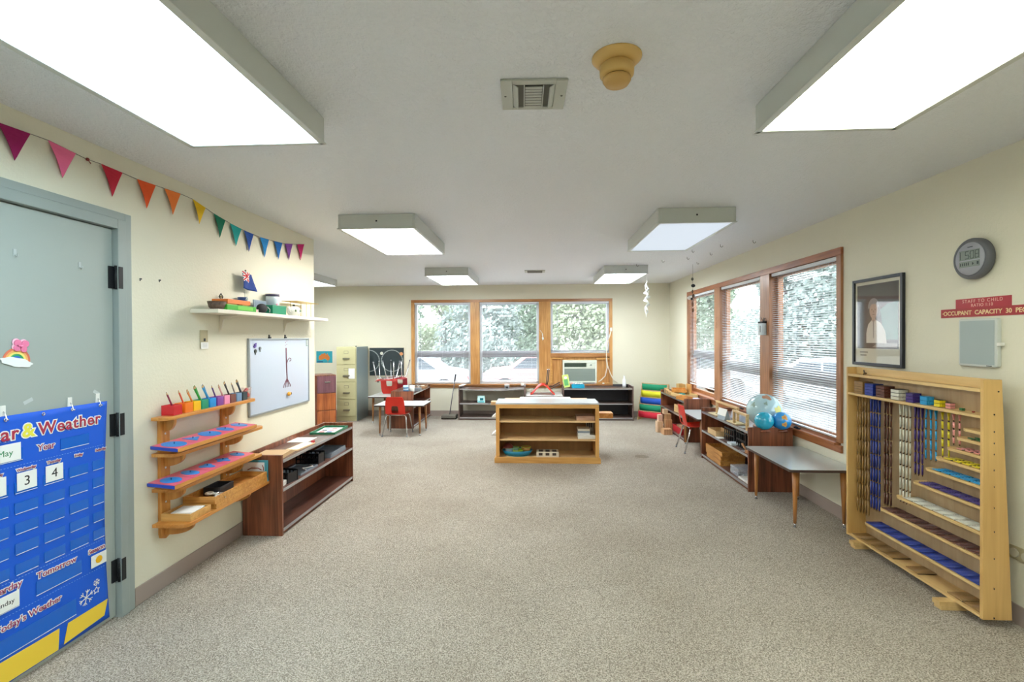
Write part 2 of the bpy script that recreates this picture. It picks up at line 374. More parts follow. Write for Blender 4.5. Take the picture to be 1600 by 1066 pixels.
# wooden infill around the air conditioner
t3 = bpy.data.objects.new('trim_3', None); COL.objects.link(t3); struct(t3)
x0, x1 = MUL[1][1], BX1-.055; AX0, AX1, AZ0, AZ1 = .478, 1.10, .625, 1.04
box(x0, x1, D-.018, D+.1, 1.095, 1.165).build('cross_rail', M_frameH, t3, .003)
b = mb(); b.box(x0, AX0, D+.03, D+.09, BZ0+.07, 1.095); b.box(AX1, x1, D+.03, D+.09, BZ0+.07, 1.095); b.box(AX0, AX1, D+.03, D+.09, AZ1, 1.095); b.build('infill_panel', M_frame, t3)
b = mb()
b.box(x0, AX0, D-.012, D+.03, 1.06, 1.09); b.box(AX1, x1, D-.012, D+.03, 1.05, 1.08); b.box(x0, x0+.03, D-.012, D+.03, BZ0+.075, 1.06); b.box(AX1, x1, D-.03, D+.03, BZ0+.072, BZ0+.09)
b.build('batten', M_oak, t3, .002)
# ---------------------------------------------------------------- blinds
M_slat = mat('white_blind_slat', '#e3e6ea', .45)
def blind(label, side, a, c, ztop, zbot, tilt, bunch=0, pitch=.021):
    t = thing('window_blind', label, 'window blind')
    g = .004
    def B(b, u0, u1, d0, d1, z0, z1):
        if side == 'back': b.box(u0, u1, D+d0, D+d1, z0, z1)
        else: b.box(XR+d0, XR+d1, u0, u1, z0, z1)
    u0, u1 = a+g, c-g
    b = mb(); B(b, u0, u1, .0, .034, ztop-.03, ztop); b.build('headrail', M_slat, t, .002)
    b = mb(); h = .0125
    z = ztop-.045; zs = []
    while z > zbot+.03+bunch*.0: zs.append(z); z -= pitch
    if bunch:
        zs += [zbot+.016+k*.0035 for k in range(bunch)]
    cx = .017
    for z in zs:
        dx, dz = h*math.cos(tilt), h*math.sin(tilt)
        # curved slat: three strips
        pr = [(-1, 0), (-.4, .0016), (.4, .0016), (1, 0)]
        A = []
        for s_, cam_ in pr:
            dd = cx + s_*dx; zz = z + s_*dz + cam_
            if side == 'back': A.append((b.bm.verts.new((u0+.003, D+dd, zz)), b.bm.verts.new((u1-.003, D+dd, zz))))
            else: A.append((b.bm.verts.new((XR+dd, u0+.003, zz)), b.bm.verts.new((XR+dd, u1-.003, zz))))
        for p, q in zip(A, A[1:]): b.bm.faces.new([p[0], p[1], q[1], q[0]])
    b.build('slats', M_slat, t)
    b = mb(); B(b, u0+.003, u1-.003, .006, .03, zbot, zbot+.014); b.build('bottom_rail', M_slat, t, .002)
    b = mb(); n = 3 if side == 'back' else 4
    for k in range(n):
        u = u0 + (u1-u0)*(.12+.76*k/(n-1))
        for dd in (.003, .031):
            p = (u, D+dd, zbot+.014) if side == 'back' else (XR+dd, u, zbot+.014); q = (p[0], p[1], ztop-.03)
            b.rod(p, q, .0008, n=4)
    b.build('ladder_cord', M_slat, t)
    return t
def wand(t, side, u, ztop, zb):
    p = (u, D-.004, ztop) if side == 'back' else (XR-.004, u, ztop); q = (p[0], p[1], zb)
    mb().rod(p, q, .003, n=6).build('tilt_wand', flat('clear_wand', '#8fa0b4', .3), t)
zt = BZ1-.052
t = blind('white venetian blind over the leftmost window of the back wall', 'back', BX0+.055, MUL[0][0], zt, .625, .02); wand(t, 'back', -2.17, zt-.03, 1.2)
t = blind('white venetian blind over the middle window of the back wall', 'back', MUL[0][1], MUL[1][0], zt, .655, .02); wand(t, 'back', -.93, zt-.03, 1.2)
t = blind('white venetian blind raised above the air conditioner', 'back', MUL[1][1], BX1-.055, zt, 1.18, .02, 8); wand(t, 'back', .38, zt-.03, 1.35)
ztr = BZ1-.062
blind('white venetian blind on the far narrow-looking window of the right wall', 'right', RM[1][1], RY1-.06, ztr, .72, .12)
blind('white venetian blind on the middle window of the right wall', 'right', RM[0][1], RM[1][0], ztr, .63, .28)
blind('white venetian blind on the nearest window of the right wall, beside the framed poster', 'right', RY0+.06, RM[0][0], ztr, .63, .32)
# casement cranks on the right sill
for y, l in ((4.55, 'dark window crank on the sill of the nearest right-hand window'), (5.75, 'dark window crank on the sill of the middle right-hand window')):
    t = thing('window_crank', l, 'window crank', (XR-.03, y, BZ0+.08))
    box(-.012, .012, -.04, .04, 0, .014).build('base', M_blackm, t, .003)
    mb().tube([(0, .02, .014), (-.012, .01, .022), (-.014, -.03, .02), (-.014, -.055, .014)], .005).build('handle', M_blackm, t)
# ---------------------------------------------------------------- air conditioner
M_ac = mat('ac_ivory_plastic', '#dfe6d8', .4); M_acg = mat('ac_grille_grey', '#a3b0a8', .5); M_acd = mat('ac_vent_dark', '#5d6f5f', .5)
t = thing('air_conditioner', 'ivory window air conditioner set in the wooden panel below the right back window', 'air conditioner', (AX0, D, AZ0))
W_, H_ = AX1-AX0, AZ1-AZ0
b = mb(); b.box(.002, W_-.002, -.02, .3, .002, H_-.002); b.box(0.002, .03, -.06, -.02, .002, H_-.002); b.box(W_-.03, W_-.002, -.06, -.02, .002, H_-.002); b.box(.03, W_-.03, -.06, -.02, H_-.05, H_-.002); b.box(.03, W_-.03, -.06, -.02, .002, .03); b.box(.03, W_-.03, -.05, -.02, H_*.62, H_*.69)
b.build('housing', M_ac, t, .004)
b = mb(); b.box(.03, W_-.03, -.035, -.02, .03, H_*.62)
for k in range(14):
    z = .04+k*(H_*.62-.05)/14; b.box(.032, W_-.032, -.045, -.035, z, z+.006)
b.build('intake_grille', M_acg, t)
b = mb(); b.box(.032, W_*.69, -.028, -.02, H_*.70, H_-.055)
for k in range(22): b.box(.035+k*(W_*.69-.04)/22, .040+k*(W_*.69-.04)/22, -.05, -.028, H_*.705, H_-.055)
for k in range(3): b.box(.034, W_*.688, -.045, -.03, H_*.73+k*.025, H_*.73+k*.025+.004)
b.build('outlet_louvre', M_acd, t)
p = box(W_*.71, W_-.03, -.052, -.02, H_*.70, H_-.052).build('control_panel', M_ac, t, .002)
b = mb(); b.lathe([(0, .0), (.014, 0), (.014, .008), (0, .01)], mx=Matrix.Translation((W_*.83, -.052, H_*.79)) @ Matrix.Rotation(PI/2, 4, 'X'), n=16); b.box(W_*.78, W_*.86, -.054, -.052, H_*.755, H_*.765); b.build('dial', M_acg, p)
# ---------------------------------------------------------------- ceiling lights
M_fix = mat('fixture_white_enamel', '#cdd1cc', .35)
def lens_mat(name, col, e):
    m = bpy.data.materials.new(name); m.use_nodes = True; n = m.node_tree.nodes; L = m.node_tree.links; n.clear()
    o = n.new('ShaderNodeOutputMaterial'); t = n.new('ShaderNodeTexCoord')
    wv = n.new('ShaderNodeTexWave'); wv.wave_type = 'BANDS'; wv.bands_direction = 'Y'; wv.inputs['Scale'].default_value = 16; L.new(t.outputs['Object'], wv.inputs['Vector'])
    bp = n.new('ShaderNodeBump'); bp.inputs['Strength'].default_value = .5; bp.inputs['Distance'].default_value = .003; L.new(wv.outputs['Fac'], bp.inputs['Height'])
    em = n.new('ShaderNodeEmission'); em.inputs[1].default_value = e
    c2 = n.new('ShaderNodeValToRGB'); c2.color_ramp.elements[0].color = [v*.82 for v in col]+[1]; c2.color_ramp.elements[1].color = [*col, 1]
    L.new(wv.outputs['Fac'], c2.inputs[0]); L.new(c2.outputs[0], em.inputs[0])
    tr = n.new('ShaderNodeBsdfTranslucent'); tr.inputs[0].default_value = (.55, .55, .55, 1); gl = n.new('ShaderNodeBsdfGlossy'); gl.inputs['Roughness'].default_value = .3
    L.new(bp.outputs[0], tr.inputs['Normal']); L.new(bp.outputs[0], gl.inputs['Normal'])
    mx = n.new('ShaderNodeMixShader'); mx.inputs[0].default_value = .06; L.new(tr.outputs[0], mx.inputs[1]); L.new(gl.outputs[0], mx.inputs[2])
    if e == 0:
        df = n.new('ShaderNodeBsdfDiffuse'); df.inputs[0].default_value = (.62, .68, .76, 1); mx.inputs[0].default_value = .12; L.new(df.outputs[0], mx.inputs[1]); L.new(mx.outputs[0], o.inputs[0]); return m
    ad = n.new('ShaderNodeAddShader'); L.new(mx.outputs[0], ad.inputs[0]); L.new(em.outputs[0], ad.inputs[1]); L.new(ad.outputs[0], o.inputs[0])
    return m
def lamp_mat(col, s):
    m = bpy.data.materials.new('lamp_tube'); m.use_nodes = True; n = m.node_tree.nodes; L = m.node_tree.links; n.clear()
    o = n.new('ShaderNodeOutputMaterial'); em = n.new('ShaderNodeEmission'); em.inputs[0].default_value = (*col, 1); em.inputs[1].default_value = s; L.new(em.outputs[0], o.inputs[0]); return m
def light(label, x0, x1, y0, y1, col, e, tube, depth=.11):
    t = thing('ceiling_light', label, 'ceiling light', ((x0+x1)/2, (y0+y1)/2, C))
    w, l = (x1-x0)/2, (y1-y0)/2; h = .016
    b = mb(); b.box(-w, -w+h, -l, l, -depth, -.0005); b.box(w-h, w, -l, l, -depth, -.0005); b.box(-w+h, w-h, -l, -l+h, -depth, -.0005); b.box(-w+h, w-h, l-h, l, -depth, -.0005)
    b.box(-w+h, w-h, -l+h, l-h, -.012, -.0005)
    b.build('housing', M_fix, t, .003)
    b = mb()
    for s in (-1, 1):
        b.box(s*(w-.006)-.014, s*(w-.006)+.014, -l-.003, l+.003, -depth-.006, -depth)
        b.box(-w, w, s*(l-.006)-.012, s*(l-.006)+.012, -depth-.006, -depth)
    b.build('lens_frame', M_fix, t, .002)
    box(-w+h+.001, w-h-.001, -l+h+.001, l-h-.001, -depth+.001, -depth+.005).build('lens', lens_mat('lens_'+label[:9], col, e), t)
    if tube:
        lm = lamp_mat(col, tube)
        for s in (-.42, .42): mb().rod((s*w, -l+.05, -depth*.45), (s*w, l-.05, -depth*.45), .014, n=10).build('lamp_tube', lm, t)
    b = mb(); b.box(-.006, .006, -l-.004, -l, -depth*.5-.006, -depth*.5+.006); b.build('screw', M_blackm, t)
    return t
E1 = LENS
light("long ceiling light at the front left with a bluish white lens", -1.545, -.935, .87, 2.09, LAMP['cool'], .75*E1, 3.0)
light("long ceiling light at the front right with a yellowish lens", .93, 1.50, .87, 2.09, LAMP['yellow'], .65*E1, 2.6)
light('lit ceiling light with a warm lens in the middle of the room, left side', -1.56, -.945, 3.72, 4.93, LAMP['warm'], 1.1*E1, 4)
light('dim bluish ceiling light in the middle of the room, right side', .925, 1.505, 3.70, 4.91, (.74, .82, .92), .30, 0)
light('small-looking lit ceiling light near the back wall, left of the ceiling vent', -1.55, -.94, 6.62, 7.84, LAMP['white'], 1.3*E1, 4)
light('small-looking lit ceiling light near the back wall, right of the ceiling vent', .925, 1.52, 6.62, 7.84, LAMP['white'], 1.3*E1, 4)
light('ceiling light partly hidden by the end of the left wall', -3.92, -3.31, 6.62, 7.84, LAMP['white'], 1.3*E1, 4)
light('lit ceiling light behind the camera, left side', -1.545, -.935, -2.03, -.81, LAMP['white'], 1.0*E1, 0)  # unseen fixture, added to brighten the room
light('lit ceiling light behind the camera, right side', .93, 1.50, -2.03, -.81, LAMP['white'], 1.0*E1, 0)  # its right-hand twin, likewise added for extra room light
# ---------------------------------------------------------------- vents and smoke detector
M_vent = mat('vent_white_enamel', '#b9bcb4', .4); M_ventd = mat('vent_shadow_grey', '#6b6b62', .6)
t = thing('ceiling_vent', 'white metal air vent with curved louvres on the ceiling beside the smoke detector', 'vent', (-.008, 1.93, C), .03)
b = mb(); w, l = .128, .115
b.box(-w, -w+.045, -l, l, -.010, -.0005); b.box(w-.045, w, -l, l, -.010, -.0005); b.box(-w+.045, w-.045, -l, -l+.03, -.010, -.0005); b.box(-w+.045, w-.045, l-.022, l, -.010, -.0005)
b.build('faceplate', M_vent, t, .002)
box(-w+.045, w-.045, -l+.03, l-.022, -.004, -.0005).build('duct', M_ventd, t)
for k in range(8):
    y = -l+.038+k*.0215
    box(-.033, .033, y, y+.015, -.002, .000, mx=None).build('louvre', M_vent, t).location = (0, 0, -.012)
for s in (-1, 1):
    b = mb(); b.prism([(s*.083, -.004), (s*.079, -.004), (s*.060, -.018), (s*.064, -.020)], -l+.032, l-.024, 'y'); b.build('side_vane', M_vent, t)
    b = mb(); b.box(s*.037-.002, s*.037+.002, -l+.03, l-.022, -.018, -.004); b.build('divider', M_vent, t)
    b = mb(); b.lathe([(0, -.013), (.004, -.012), (.005, -.010)], (s*.112, 0, 0), 10); b.build('screw', M_ventd, t)
t = thing('ceiling_vent', 'small air vent on the ceiling near the back wall between the two far lights', 'vent', (-.02, 7.1, C))
box(-.15, .15, -.12, .12, -.008, -.0005).build('faceplate', M_vent, t, .002)
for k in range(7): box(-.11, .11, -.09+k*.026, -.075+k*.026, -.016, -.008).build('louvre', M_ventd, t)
M_smoke = mat('aged_ivory_plastic', '#d8b168', .45); M_smoke2 = mat('aged_ivory_cap', '#cda45f', .5)
t = thing('smoke_detector', 'yellowed round smoke detector on the ceiling', 'smoke detector', (.284, 1.70, C))
mb().lathe([(0, -.0005), (.086, -.0005), (.086, -.004), (.070, -.020), (.058, -.026), (.0, -.026)], n=36).build('base', M_smoke, t)
mb().lathe([(.052, -.026), (.060, -.034), (.058, -.062), (.050, -.068), (0, -.068)], n=36).build('body', M_smoke, t)
mb().lathe([(.043, -.068), (.043, -.072), (0, -.072)], n=36).build('gap', M_black, t)
mb().lathe([(.0, -.071), (.048, -.072), (.049, -.080), (.040, -.094), (0, -.096)], n=36).build('cap', M_smoke2, t)
# ---------------------------------------------------------------- ceiling hooks and small marks near the right window
random.seed(3)
for k_, (x, y) in enumerate(((2.2, 5.0), (1.95, 5.2), (1.75, 5.5), (2.02, 5.7), (1.85, 6.0), (1.6, 6.2), (2.1, 6.4), (1.35, 6.55))):
    b = mb(); b.tube([(x, y, C), (x, y, C-.018), (x+.012, y, C-.032), (x+.024, y, C-.024), (x+.024, y, C-.014)], .0022, 6)
    tag(b.build('ceiling_hook', M_blackm), ['nearest', 'second', 'third', 'fourth', 'fifth', 'sixth', 'seventh', 'farthest'][k_]+' of the tiny dark ceiling hooks, counted from the camera', 'hook', 'ceiling hooks over the right windows')
# ---------------------------------------------------------------- outdoors
M_ground = mat('pale_asphalt', '#777673', .9, var=.1, vscale=1)
struct(box(-60, 70, D+.4, 90, -.62, -.6).build('ground_outside', M_ground))
struct(box(XR+.4, 70, -30, D+.4, -.62, -.6).build('ground_side', mat('pale_gravel', '#5f5e58', .9, var=.15, vscale=3)))
M_leaf = [mat('leaf_light', '#a6b8a2', .7), mat('leaf_blue', '#a8b5b1', .7), mat('leaf_yellow', '#b5bfa4', .7)]
M_bark = mat('bark', '#8b8588', .9)
def tree(label, x, y, h, r, mi, n=2600, group=None):
    t = thing('tree', label, 'tree', (x, y, -.6))
    b = mb(); b.rod((0, 0, 0), (0, 0, h*.55), .22, .13, 10); b.rod((0, 0, h*.45), (r*.4, .3, h*.75), .1, .04, 8); b.rod((0, 0, h*.4), (-r*.45, -.2, h*.7), .1, .04, 8); b.build('trunk', M_bark, t)
    b = mb(); cl = [(random.uniform(-.6, .6)*r, random.uniform(-.6, .6)*r, h*random.uniform(.14, .92), r*random.uniform(.3, .42)) for _ in range(34)]
    for _ in range(n):
        cx, cy, cz, cr_ = random.choice(cl)
        v = Vector((random.gauss(0, 1), random.gauss(0, 1), random.gauss(0, 1))).normalized()*cr_*random.uniform(.6, 1)
        p = Vector((cx, cy, cz))+v
        q = Vector((random.gauss(0, 1), random.gauss(0, 1), random.gauss(0, 1))).normalized(); a = q.orthogonal().normalized(); c_ = q.cross(a); s = random.uniform(.06, .15)
        b.bm.faces.new([b.bm.verts.new(p+a*s), b.bm.verts.new(p+c_*s*.6), b.bm.verts.new(p-a*s), b.bm.verts.new(p-c_*s*.6)])
    b.build('foliage', M_leaf[mi], t)
for i, (x, y, h, r, mi, l) in enumerate([
    (-8.6, 25, 6.5, 2.7, 0, 'leafy tree outside the leftmost back window, its left side'), (-3.1, 25, 6.5, 2.7, 1, 'leafy tree outside between the leftmost and middle back windows'), (2.4, 25, 6.5, 2.7, 2, 'leafy tree outside the right back window above the air conditioner'), (7.9, 25, 6.5, 2.7, 0, 'leafy tree outside, right of all the back windows'),
    (-6, 31, 8, 3, 2, 'distant leafy tree behind the leftmost back window trees'), (-.3, 31, 8, 3, 0, 'distant leafy tree seen through the middle back window'), (5.6, 31, 8, 3, 1, 'distant leafy tree beyond the right back window'),
    (9.8, 18.5, 7, 2.6, 1, 'leafy tree outside the far window of the right wall'), (11.5, 12.6, 7.5, 2.7, 0, 'leafy tree outside the middle window of the right wall'), (12.0, 7.0, 7.5, 2.7, 1, 'leafy tree rising above the pale fence outside the nearest right window'), (16, 20, 8, 2.8, 2, 'distant leafy tree beyond the middle right window'), (12.6, 1.4, 7, 2.6, 0, 'leafy tree beyond the near end of the pale fence')]):
    tree(l, x, y, h, r, mi, 12000)
# fence
M_fence = mat('weathered_fence', '#9c9a96', .8, var=.12, vscale=6)
t = thing('board_fence', 'pale board fence standing outside the nearest right window', 'fence', (7.2, 3.0, -.6))
for k in range(44): box(-.012, .012, k*.142, k*.142+.135, .05, 2.05).build('fence_board', M_fence, t) if k < 44 else None
b = mb(); b.box(.012, .05, 0, 6.25, .4, .48); b.box(.012, .05, 0, 6.25, 1.6, 1.68); b.build('rail', M_fence, t)
# cars
def car(label, x, y, rz, col):
    t = thing('car', label, 'car', (x, y, -.6), rz)
    m = mat('car_paint_'+col[1:], col, .3, coat=.5)
    side = [(-2.2, .35), (-2.25, .75), (-2.0, .92), (-1.3, .98), (-.7, 1.42), (.7, 1.44), (1.35, 1.0), (2.05, .88), (2.25, .6), (2.2, .33)]
    b = mb(); b.prism(side, -.85, .85, 'y'); b.build('body', m, t, .05)
    gm = mat('car_glass', '#4a5560', .1)
    for s in (-1, 1):
        b = mb(); b.prism([(-1.12, .98), (-.66, 1.34), (-.02, 1.36), (-.02, .98)], s*.853, s*.858, 'y'); b.prism([(.04, .98), (.04, 1.36), (.62, 1.36), (1.15, .98)], s*.853, s*.858, 'y'); b.build('side_window', gm, t)
        for xx in (-1.4, 1.4):
            b = mb(); b.rod((xx, s*.70, .33), (xx, s*.88, .33), .33, n=24); b.build('wheel', M_black, t)
    for s in (-1, 1):
        b = mb(); b.box(s*2.2-.06, s*2.2+.06, -.75, .75, .6, .72); b.build('lights', mat('car_light', '#c94b4b', .3), t)
car('silver red-striped car parked outside the leftmost back window', -4.6, 17, .05, '#b8bcc6')
car('pale red car parked outside between the left and middle back windows', .3, 17.5, 0, '#c98d8d')
car('white car parked outside the right back window', 5.2, 17.2, .1, '#d7dade')
car('white car parked outside the far window of the right wall', 8.3, 13.4, 2.0, '#cfd3d8')
# ================================================================== LEFT WALL
# ---------------------------------------------------------------- calendar chart on the door
X0 = XL+.0
M_chart = mat('blue_nylon', '#005ad6', .6, bump=.15, bscale=25); M_pock = mat('pocket_vinyl', '#1565cc', .22); M_seam = mat('pocket_edge', '#dfeaf8', .3)
M_yel = mat('yellow_card', '#f2cf3f', .6); M_card = mat('card_white', '#eef1ee', .6); M_tred = mat('title_red', '#b02a45', .5); M_tyel = mat('title_yellow', '#e9e04a', .5)
M_plum = mat('label_plum', '#a0245f', .5); M_ink = mat('ink_black', '#23262a', .6); M_green = mat('ink_green', '#2f8a5a', .6)
ch = thing('calendar_pocket_chart', 'blue calendar and weather pocket chart hanging on the lower half of the grey door', 'pocket chart', (X0, 0, 0))
CX = .006
b = mb(); ny, nz = 40, 40; g = []
y0c, y1c, z0c, z1c = 1.545, 2.35, .036, 1.148
for i in range(ny+1):
    row = []
    for j in range(nz+1):
        u, v = i/ny, j/nz; y = y0c+(y1c-y0c)*u; z = z0c+(z1c-z0c)*v
        y -= .018*math.sin(PI*v)*u**6*1.2
        x = -.001 + .0012*math.sin(u*19+v*3)*v**3
        row.append(b.bm.verts.new((x, y, z)))
    g.append(row)
for i in range(ny):
    for j in range(nz):
        f = b.bm.faces.new([g[i][j], g[i+1][j], g[i+1][j+1], g[i][j+1]]); f.smooth = True
b.build('sheet', M_chart, ch, solid=.002)
def P(y, z, dx=.0): return (CX-.004+dx, y, z)
def label2(name, s, size, y, z, m, halo=True, align='LEFT', rot=0, hoff=.004, space=1.0, boff=0, dx=0):
    mx = onleft(CX-.003+dx, y, z) @ Matrix.Rotation(rot, 4, 'Z')
    if halo: text(name+'_outline', s, size, M_card, ch, mx @ Matrix.Translation((0, 0, -.0012)), offset=hoff, align=align, space=space)
    text(name, s, size, m, ch, mx, align=align, offset=boff, space=space)
label2('title', 'Calendar', .078, 1.926, 1.046, M_tred, align='RIGHT', space=1.12, hoff=.006, boff=.0012)
label2('ampersand', '&', .080, 1.94, 1.046, M_tyel, hoff=.007, boff=.002)
label2('title', 'Weather', .075, 2.006, 1.044, M_tred, hoff=.006, boff=.0012, space=1.12)
label2('month_label', 'Month', .038, 1.60, .985, M_plum, hoff=.0035)
label2('year_label', 'Year', .040, 2.002, .973, M_plum, hoff=.0035)
for i, nme in enumerate(['Sunday', 'Monday', 'Tuesday', 'Wednesday', 'Thursday', 'Friday', 'Saturday']):
    yc = 1.955+(i-3)*.1185
    label2('day_label', nme, .0165, min(yc, 2.308), .905, M_plum, align='CENTER', hoff=.003)
label2('tomorrow_label', 'Tomorrow', .040, 1.992, .410, M_plum, hoff=.0035, rot=-.02)
label2('yesterday_label', 'Yesterday', .040, 1.932, .418, M_plum, align='RIGHT', hoff=.0035)
label2('today_label', "Today's Weather", .039, 2.10, .262, M_plum, align='RIGHT', hoff=.0035)
label2('season_label', 'Season', .032, 2.236, .407, M_plum, hoff=.0035)
# pockets
for i in range(7):
    for j in range(5):
        yc = 1.955+(i-3)*.1185; zt_ = .818-j*.0865
        y1_ = min(yc+.048, 2.326)
        box(CX-.0045, CX-.0035, yc-.048, y1_, zt_-.004, zt_+.042).build('pocket', M_pock, ch)
        box(CX-.0045, CX-.0028, yc-.044, y1_-.004, zt_-.006, zt_-.0035).build('pocket_seam', M_seam, ch)
for (a, c, zz, h) in ((2.105, 2.245, .955, .05), (1.66, 1.94, .955, .05), (1.60, 1.92, .338, .05), (1.99, 2.2, .34, .06), (1.60, 2.17, .155, .075)):
    box(CX-.0045, CX-.0035, a, c, zz, zz+h).build('pocket', M_pock, ch)
    box(CX-.0045, CX-.003, a, c, zz-.003, zz-.0005).build('pocket_seam', M_seam, ch)
for zz in (.93, .452, .315):
    b = mb()
    for k in range(60): b.box(CX-.0048, CX-.0035, 1.56+k*.0128, 1.566+k*.0128, zz, zz+.0015)
    b.build('stitching', mat('stitch_blue', '#7fb2ee', .6), ch)
b = mb(); b.prism([(1.60, .045), (2.083, .040), (2.089, .135), (1.60, .145)], CX-.0045, CX-.003, 'x'); b.build('yellow_pocket', M_yel, ch)
b = mb(); b.prism([(2.109, .048), (2.318, .063), (2.338, .137), (2.13, .135)], CX-.0045, CX-.003, 'x'); b.build('yellow_pocket', M_yel, ch)
def flake(y, z, r, n, wd):
    b = mb()
    for k in range(n):
        a = PI*k/n+.3
        d = Vector((0, math.cos(a), math.sin(a))); c_ = Vector((0, -d.z, d.y))
        P_ = [d*r+c_*wd, d*r-c_*wd, -d*r-c_*wd, -d*r+c_*wd]
        b.prism([(y+p.y, z+p.z) for p in P_], CX-.0046, CX-.003, 'x')
        for s in (-1, 1):
            q = d*r*.6*s
            for s2 in (-1, 1):
                e = q + (d*s*.35+c_*s2*.3)*r
                n_ = (e-q).normalized(); nn = Vector((0, -n_.z, n_.y))*wd*.7
                b.prism([(y+v.y, z+v.z) for v in (q+nn, q-nn, e-nn, e+nn)], CX-.0046, CX-.003, 'x')
    b.build('snowflake', M_card, ch)
flake(2.222, .205, .036, 3, .0018); flake(2.277, .252, .016, 3, .0012)
b = mb(); 
for k in range(5):
    a0, a1 = 2*PI*k/5+PI/2, 2*PI*(k+.5)/5+PI/2; a2 = 2*PI*(k+1)/5+PI/2
    R1, R2 = .019, .010
    pts = [(R1, a0), (R2, a1), (R1, a2)]
    for (ra, aa), (rb, ab) in zip(pts, pts[1:]):
        p = [(2.276+ra*math.cos(aa), .213+ra*math.sin(aa)), (2.276+rb*math.cos(ab), .213+rb*math.sin(ab)), (2.276+rb*.75*math.cos(ab), .213+rb*.75*math.sin(ab)), (2.276+ra*.75*math.cos(aa), .213+ra*.75*math.sin(aa))]
        b.prism(p, CX-.0046, CX-.003, 'x')
b.build('star', M_card, ch)
for y in (1.60, 1.74, 1.876, 2.028, 2.162, 2.306):
    b = mb(); pts = [(CX-.0025, y+.006*math.cos(a), 1.133+.006*math.sin(a)) for a in [2*PI*k/12 for k in range(12)]]; b.tube(pts, .0022, 6, True); b.build('eyelet', M_chrome, ch)
# cards standing in the pockets
def card(name, label, y0_, y1_, z0_, z1_, txt, size, m, ax='CENTER', cat='card'):
    t = thing(name, label, cat, (X0+CX-.0022, (y0_+y1_)/2, z0_))
    w = (y1_-y0_)/2; box(0, .0012, -w, w, 0, z1_-z0_).build('sheet', M_card, t, .0005)
    if txt: text('writing', txt, size, m, t, onleft(.0014, 0, (z1_-z0_)*.5-size*.34), align=ax, ext=.0003)
    return t
card('number_card', 'white card with the black number 3 in the Wednesday pocket', 1.915, 1.996, .822, .898, '3', .058, M_ink)
card('number_card', 'white card with the black number 4 in the Thursday pocket', 2.034, 2.113, .822, .896, '4', .058, M_ink)
card('number_card', 'white card in the Tuesday pocket at the left edge of the photo', 1.797, 1.874, .822, .899, '2', .058, M_ink)
card('month_card', 'white card with the month May in green letters', 1.70, 1.932, .957, 1.030, 'May', .036, M_green).children
for o in bpy.data.objects:
    if o.name.startswith('writing') and o.parent and o.parent.name.startswith('month_card'): o.location = (0, .055, 0)
card('day_card', 'white card with a weekday in grey letters under Yesterday', 1.66, 1.919, .340, .406, 'Sunday', .028, M_ink)
for o in bpy.data.objects:
    if o.name.startswith('writing') and o.parent and o.parent.name.startswith('day_card'): o.location = (0, .07, 0)
t = thing('season_card', 'white card with a yellow sun in the Season pocket', 'card', (X0+CX-.0022, 2.289, .333))
box(0, .0012, -.042, .042, 0, .060).build('sheet', M_card, t)
mb().rod((.0012, 0, .03), (.002, 0, .03), .018, n=20).build('sun_picture', mat('sun_yellow', '#f0b400', .6), t)
# hooks holding the chart, tape, rainbow
t0 = thing('adhesive_hook', 'leftmost of the three white adhesive hooks holding the chart on the door', 'hook', (X0-.0115, 1.876, 1.152), group='white adhesive hooks holding the pocket chart')
b = mb(); b.box(0, .004, -.011, .011, -.012, .040); b.build('pad', M_white, t0, .002)
b = mb(); b.tube([(.004, 0, .014), (.012, 0, .004), (.020, 0, -.018), (.024, 0, -.022), (.027, 0, -.016)], .0025, 8); b.build('prong', M_chrome, t0)
for (y, z), l in zip(((2.162, 1.150), (2.306, 1.152)), ('middle', 'rightmost')): dup(t0, (X0-.0115, y, z), 0, l+' of the three white adhesive hooks holding the chart on the door')
for y, z, a, l in ((1.978, 1.197, .4, 'scrap of clear tape on the door above the ampersand of the chart'), (2.303, 1.196, -.6, 'scrap of clear tape on the door above the right end of the chart')):
    b = mb(); b.box(0, .0006, -.020, .020, -.008, .008); o = b.build('tape', mat('clear_tape', '#c4cccb', .25)); o.location = (X0-.0118, y, z); o.rotation_euler = (a, 0, 0); tag(o, l, 'tape')
t = thing('rainbow_craft', 'paper rainbow with a white cloud and pink bow stuck on the door', 'paper craft', (X0-.011, 1.932, 1.375), (.0, 0, 0))
t.rotation_euler = (-.22, 0, 0)
def arc(b, r0, r1, x0_, x1_, n=18, a0=0, a1=PI):
    pts = [(r1*math.cos(a0+(a1-a0)*k/n), r1*math.sin(a0+(a1-a0)*k/n)) for k in range(n+1)] + [(r0*math.cos(a0+(a1-a0)*k/n), r0*math.sin(a0+(a1-a0)*k/n)) for k in range(n, -1, -1)]
    for k in range(n):
        q = [pts[k], pts[k+1], pts[2*n-k], pts[2*n+1-k]]; b.prism(q, x0_, x1_, 'x')
for k, (c_, nm) in enumerate([('#e27a5a', 'red'), ('#f0b06a', 'orange'), ('#f4e07a', 'yellow'), ('#2f9e62', 'green'), ('#2a68c8', 'blue'), ('#b7a5d8', 'violet')]):
    b = mb(); r1 = .055-k*.0085; arc(b, max(r1-.0085, 0.0005), r1, 0, .0015); b.build('rainbow_band', mat('felt_'+nm, c_, .8), t)
b = mb(); pts = []
for k in range(40):
    a = 2*PI*k/40; r = 1+.07*math.sin(7*a); pts.append((.064*math.cos(a)*r, -.006+.019*math.sin(a)*r))
b.prism(pts, .0016, .004, 'x'); b.build('cloud', M_card, t)
M_pink = mat('pink_foam', '#ef7fa8', .5); M_pinkl = mat('pale_pink_foam', '#f6c4d8', .5)
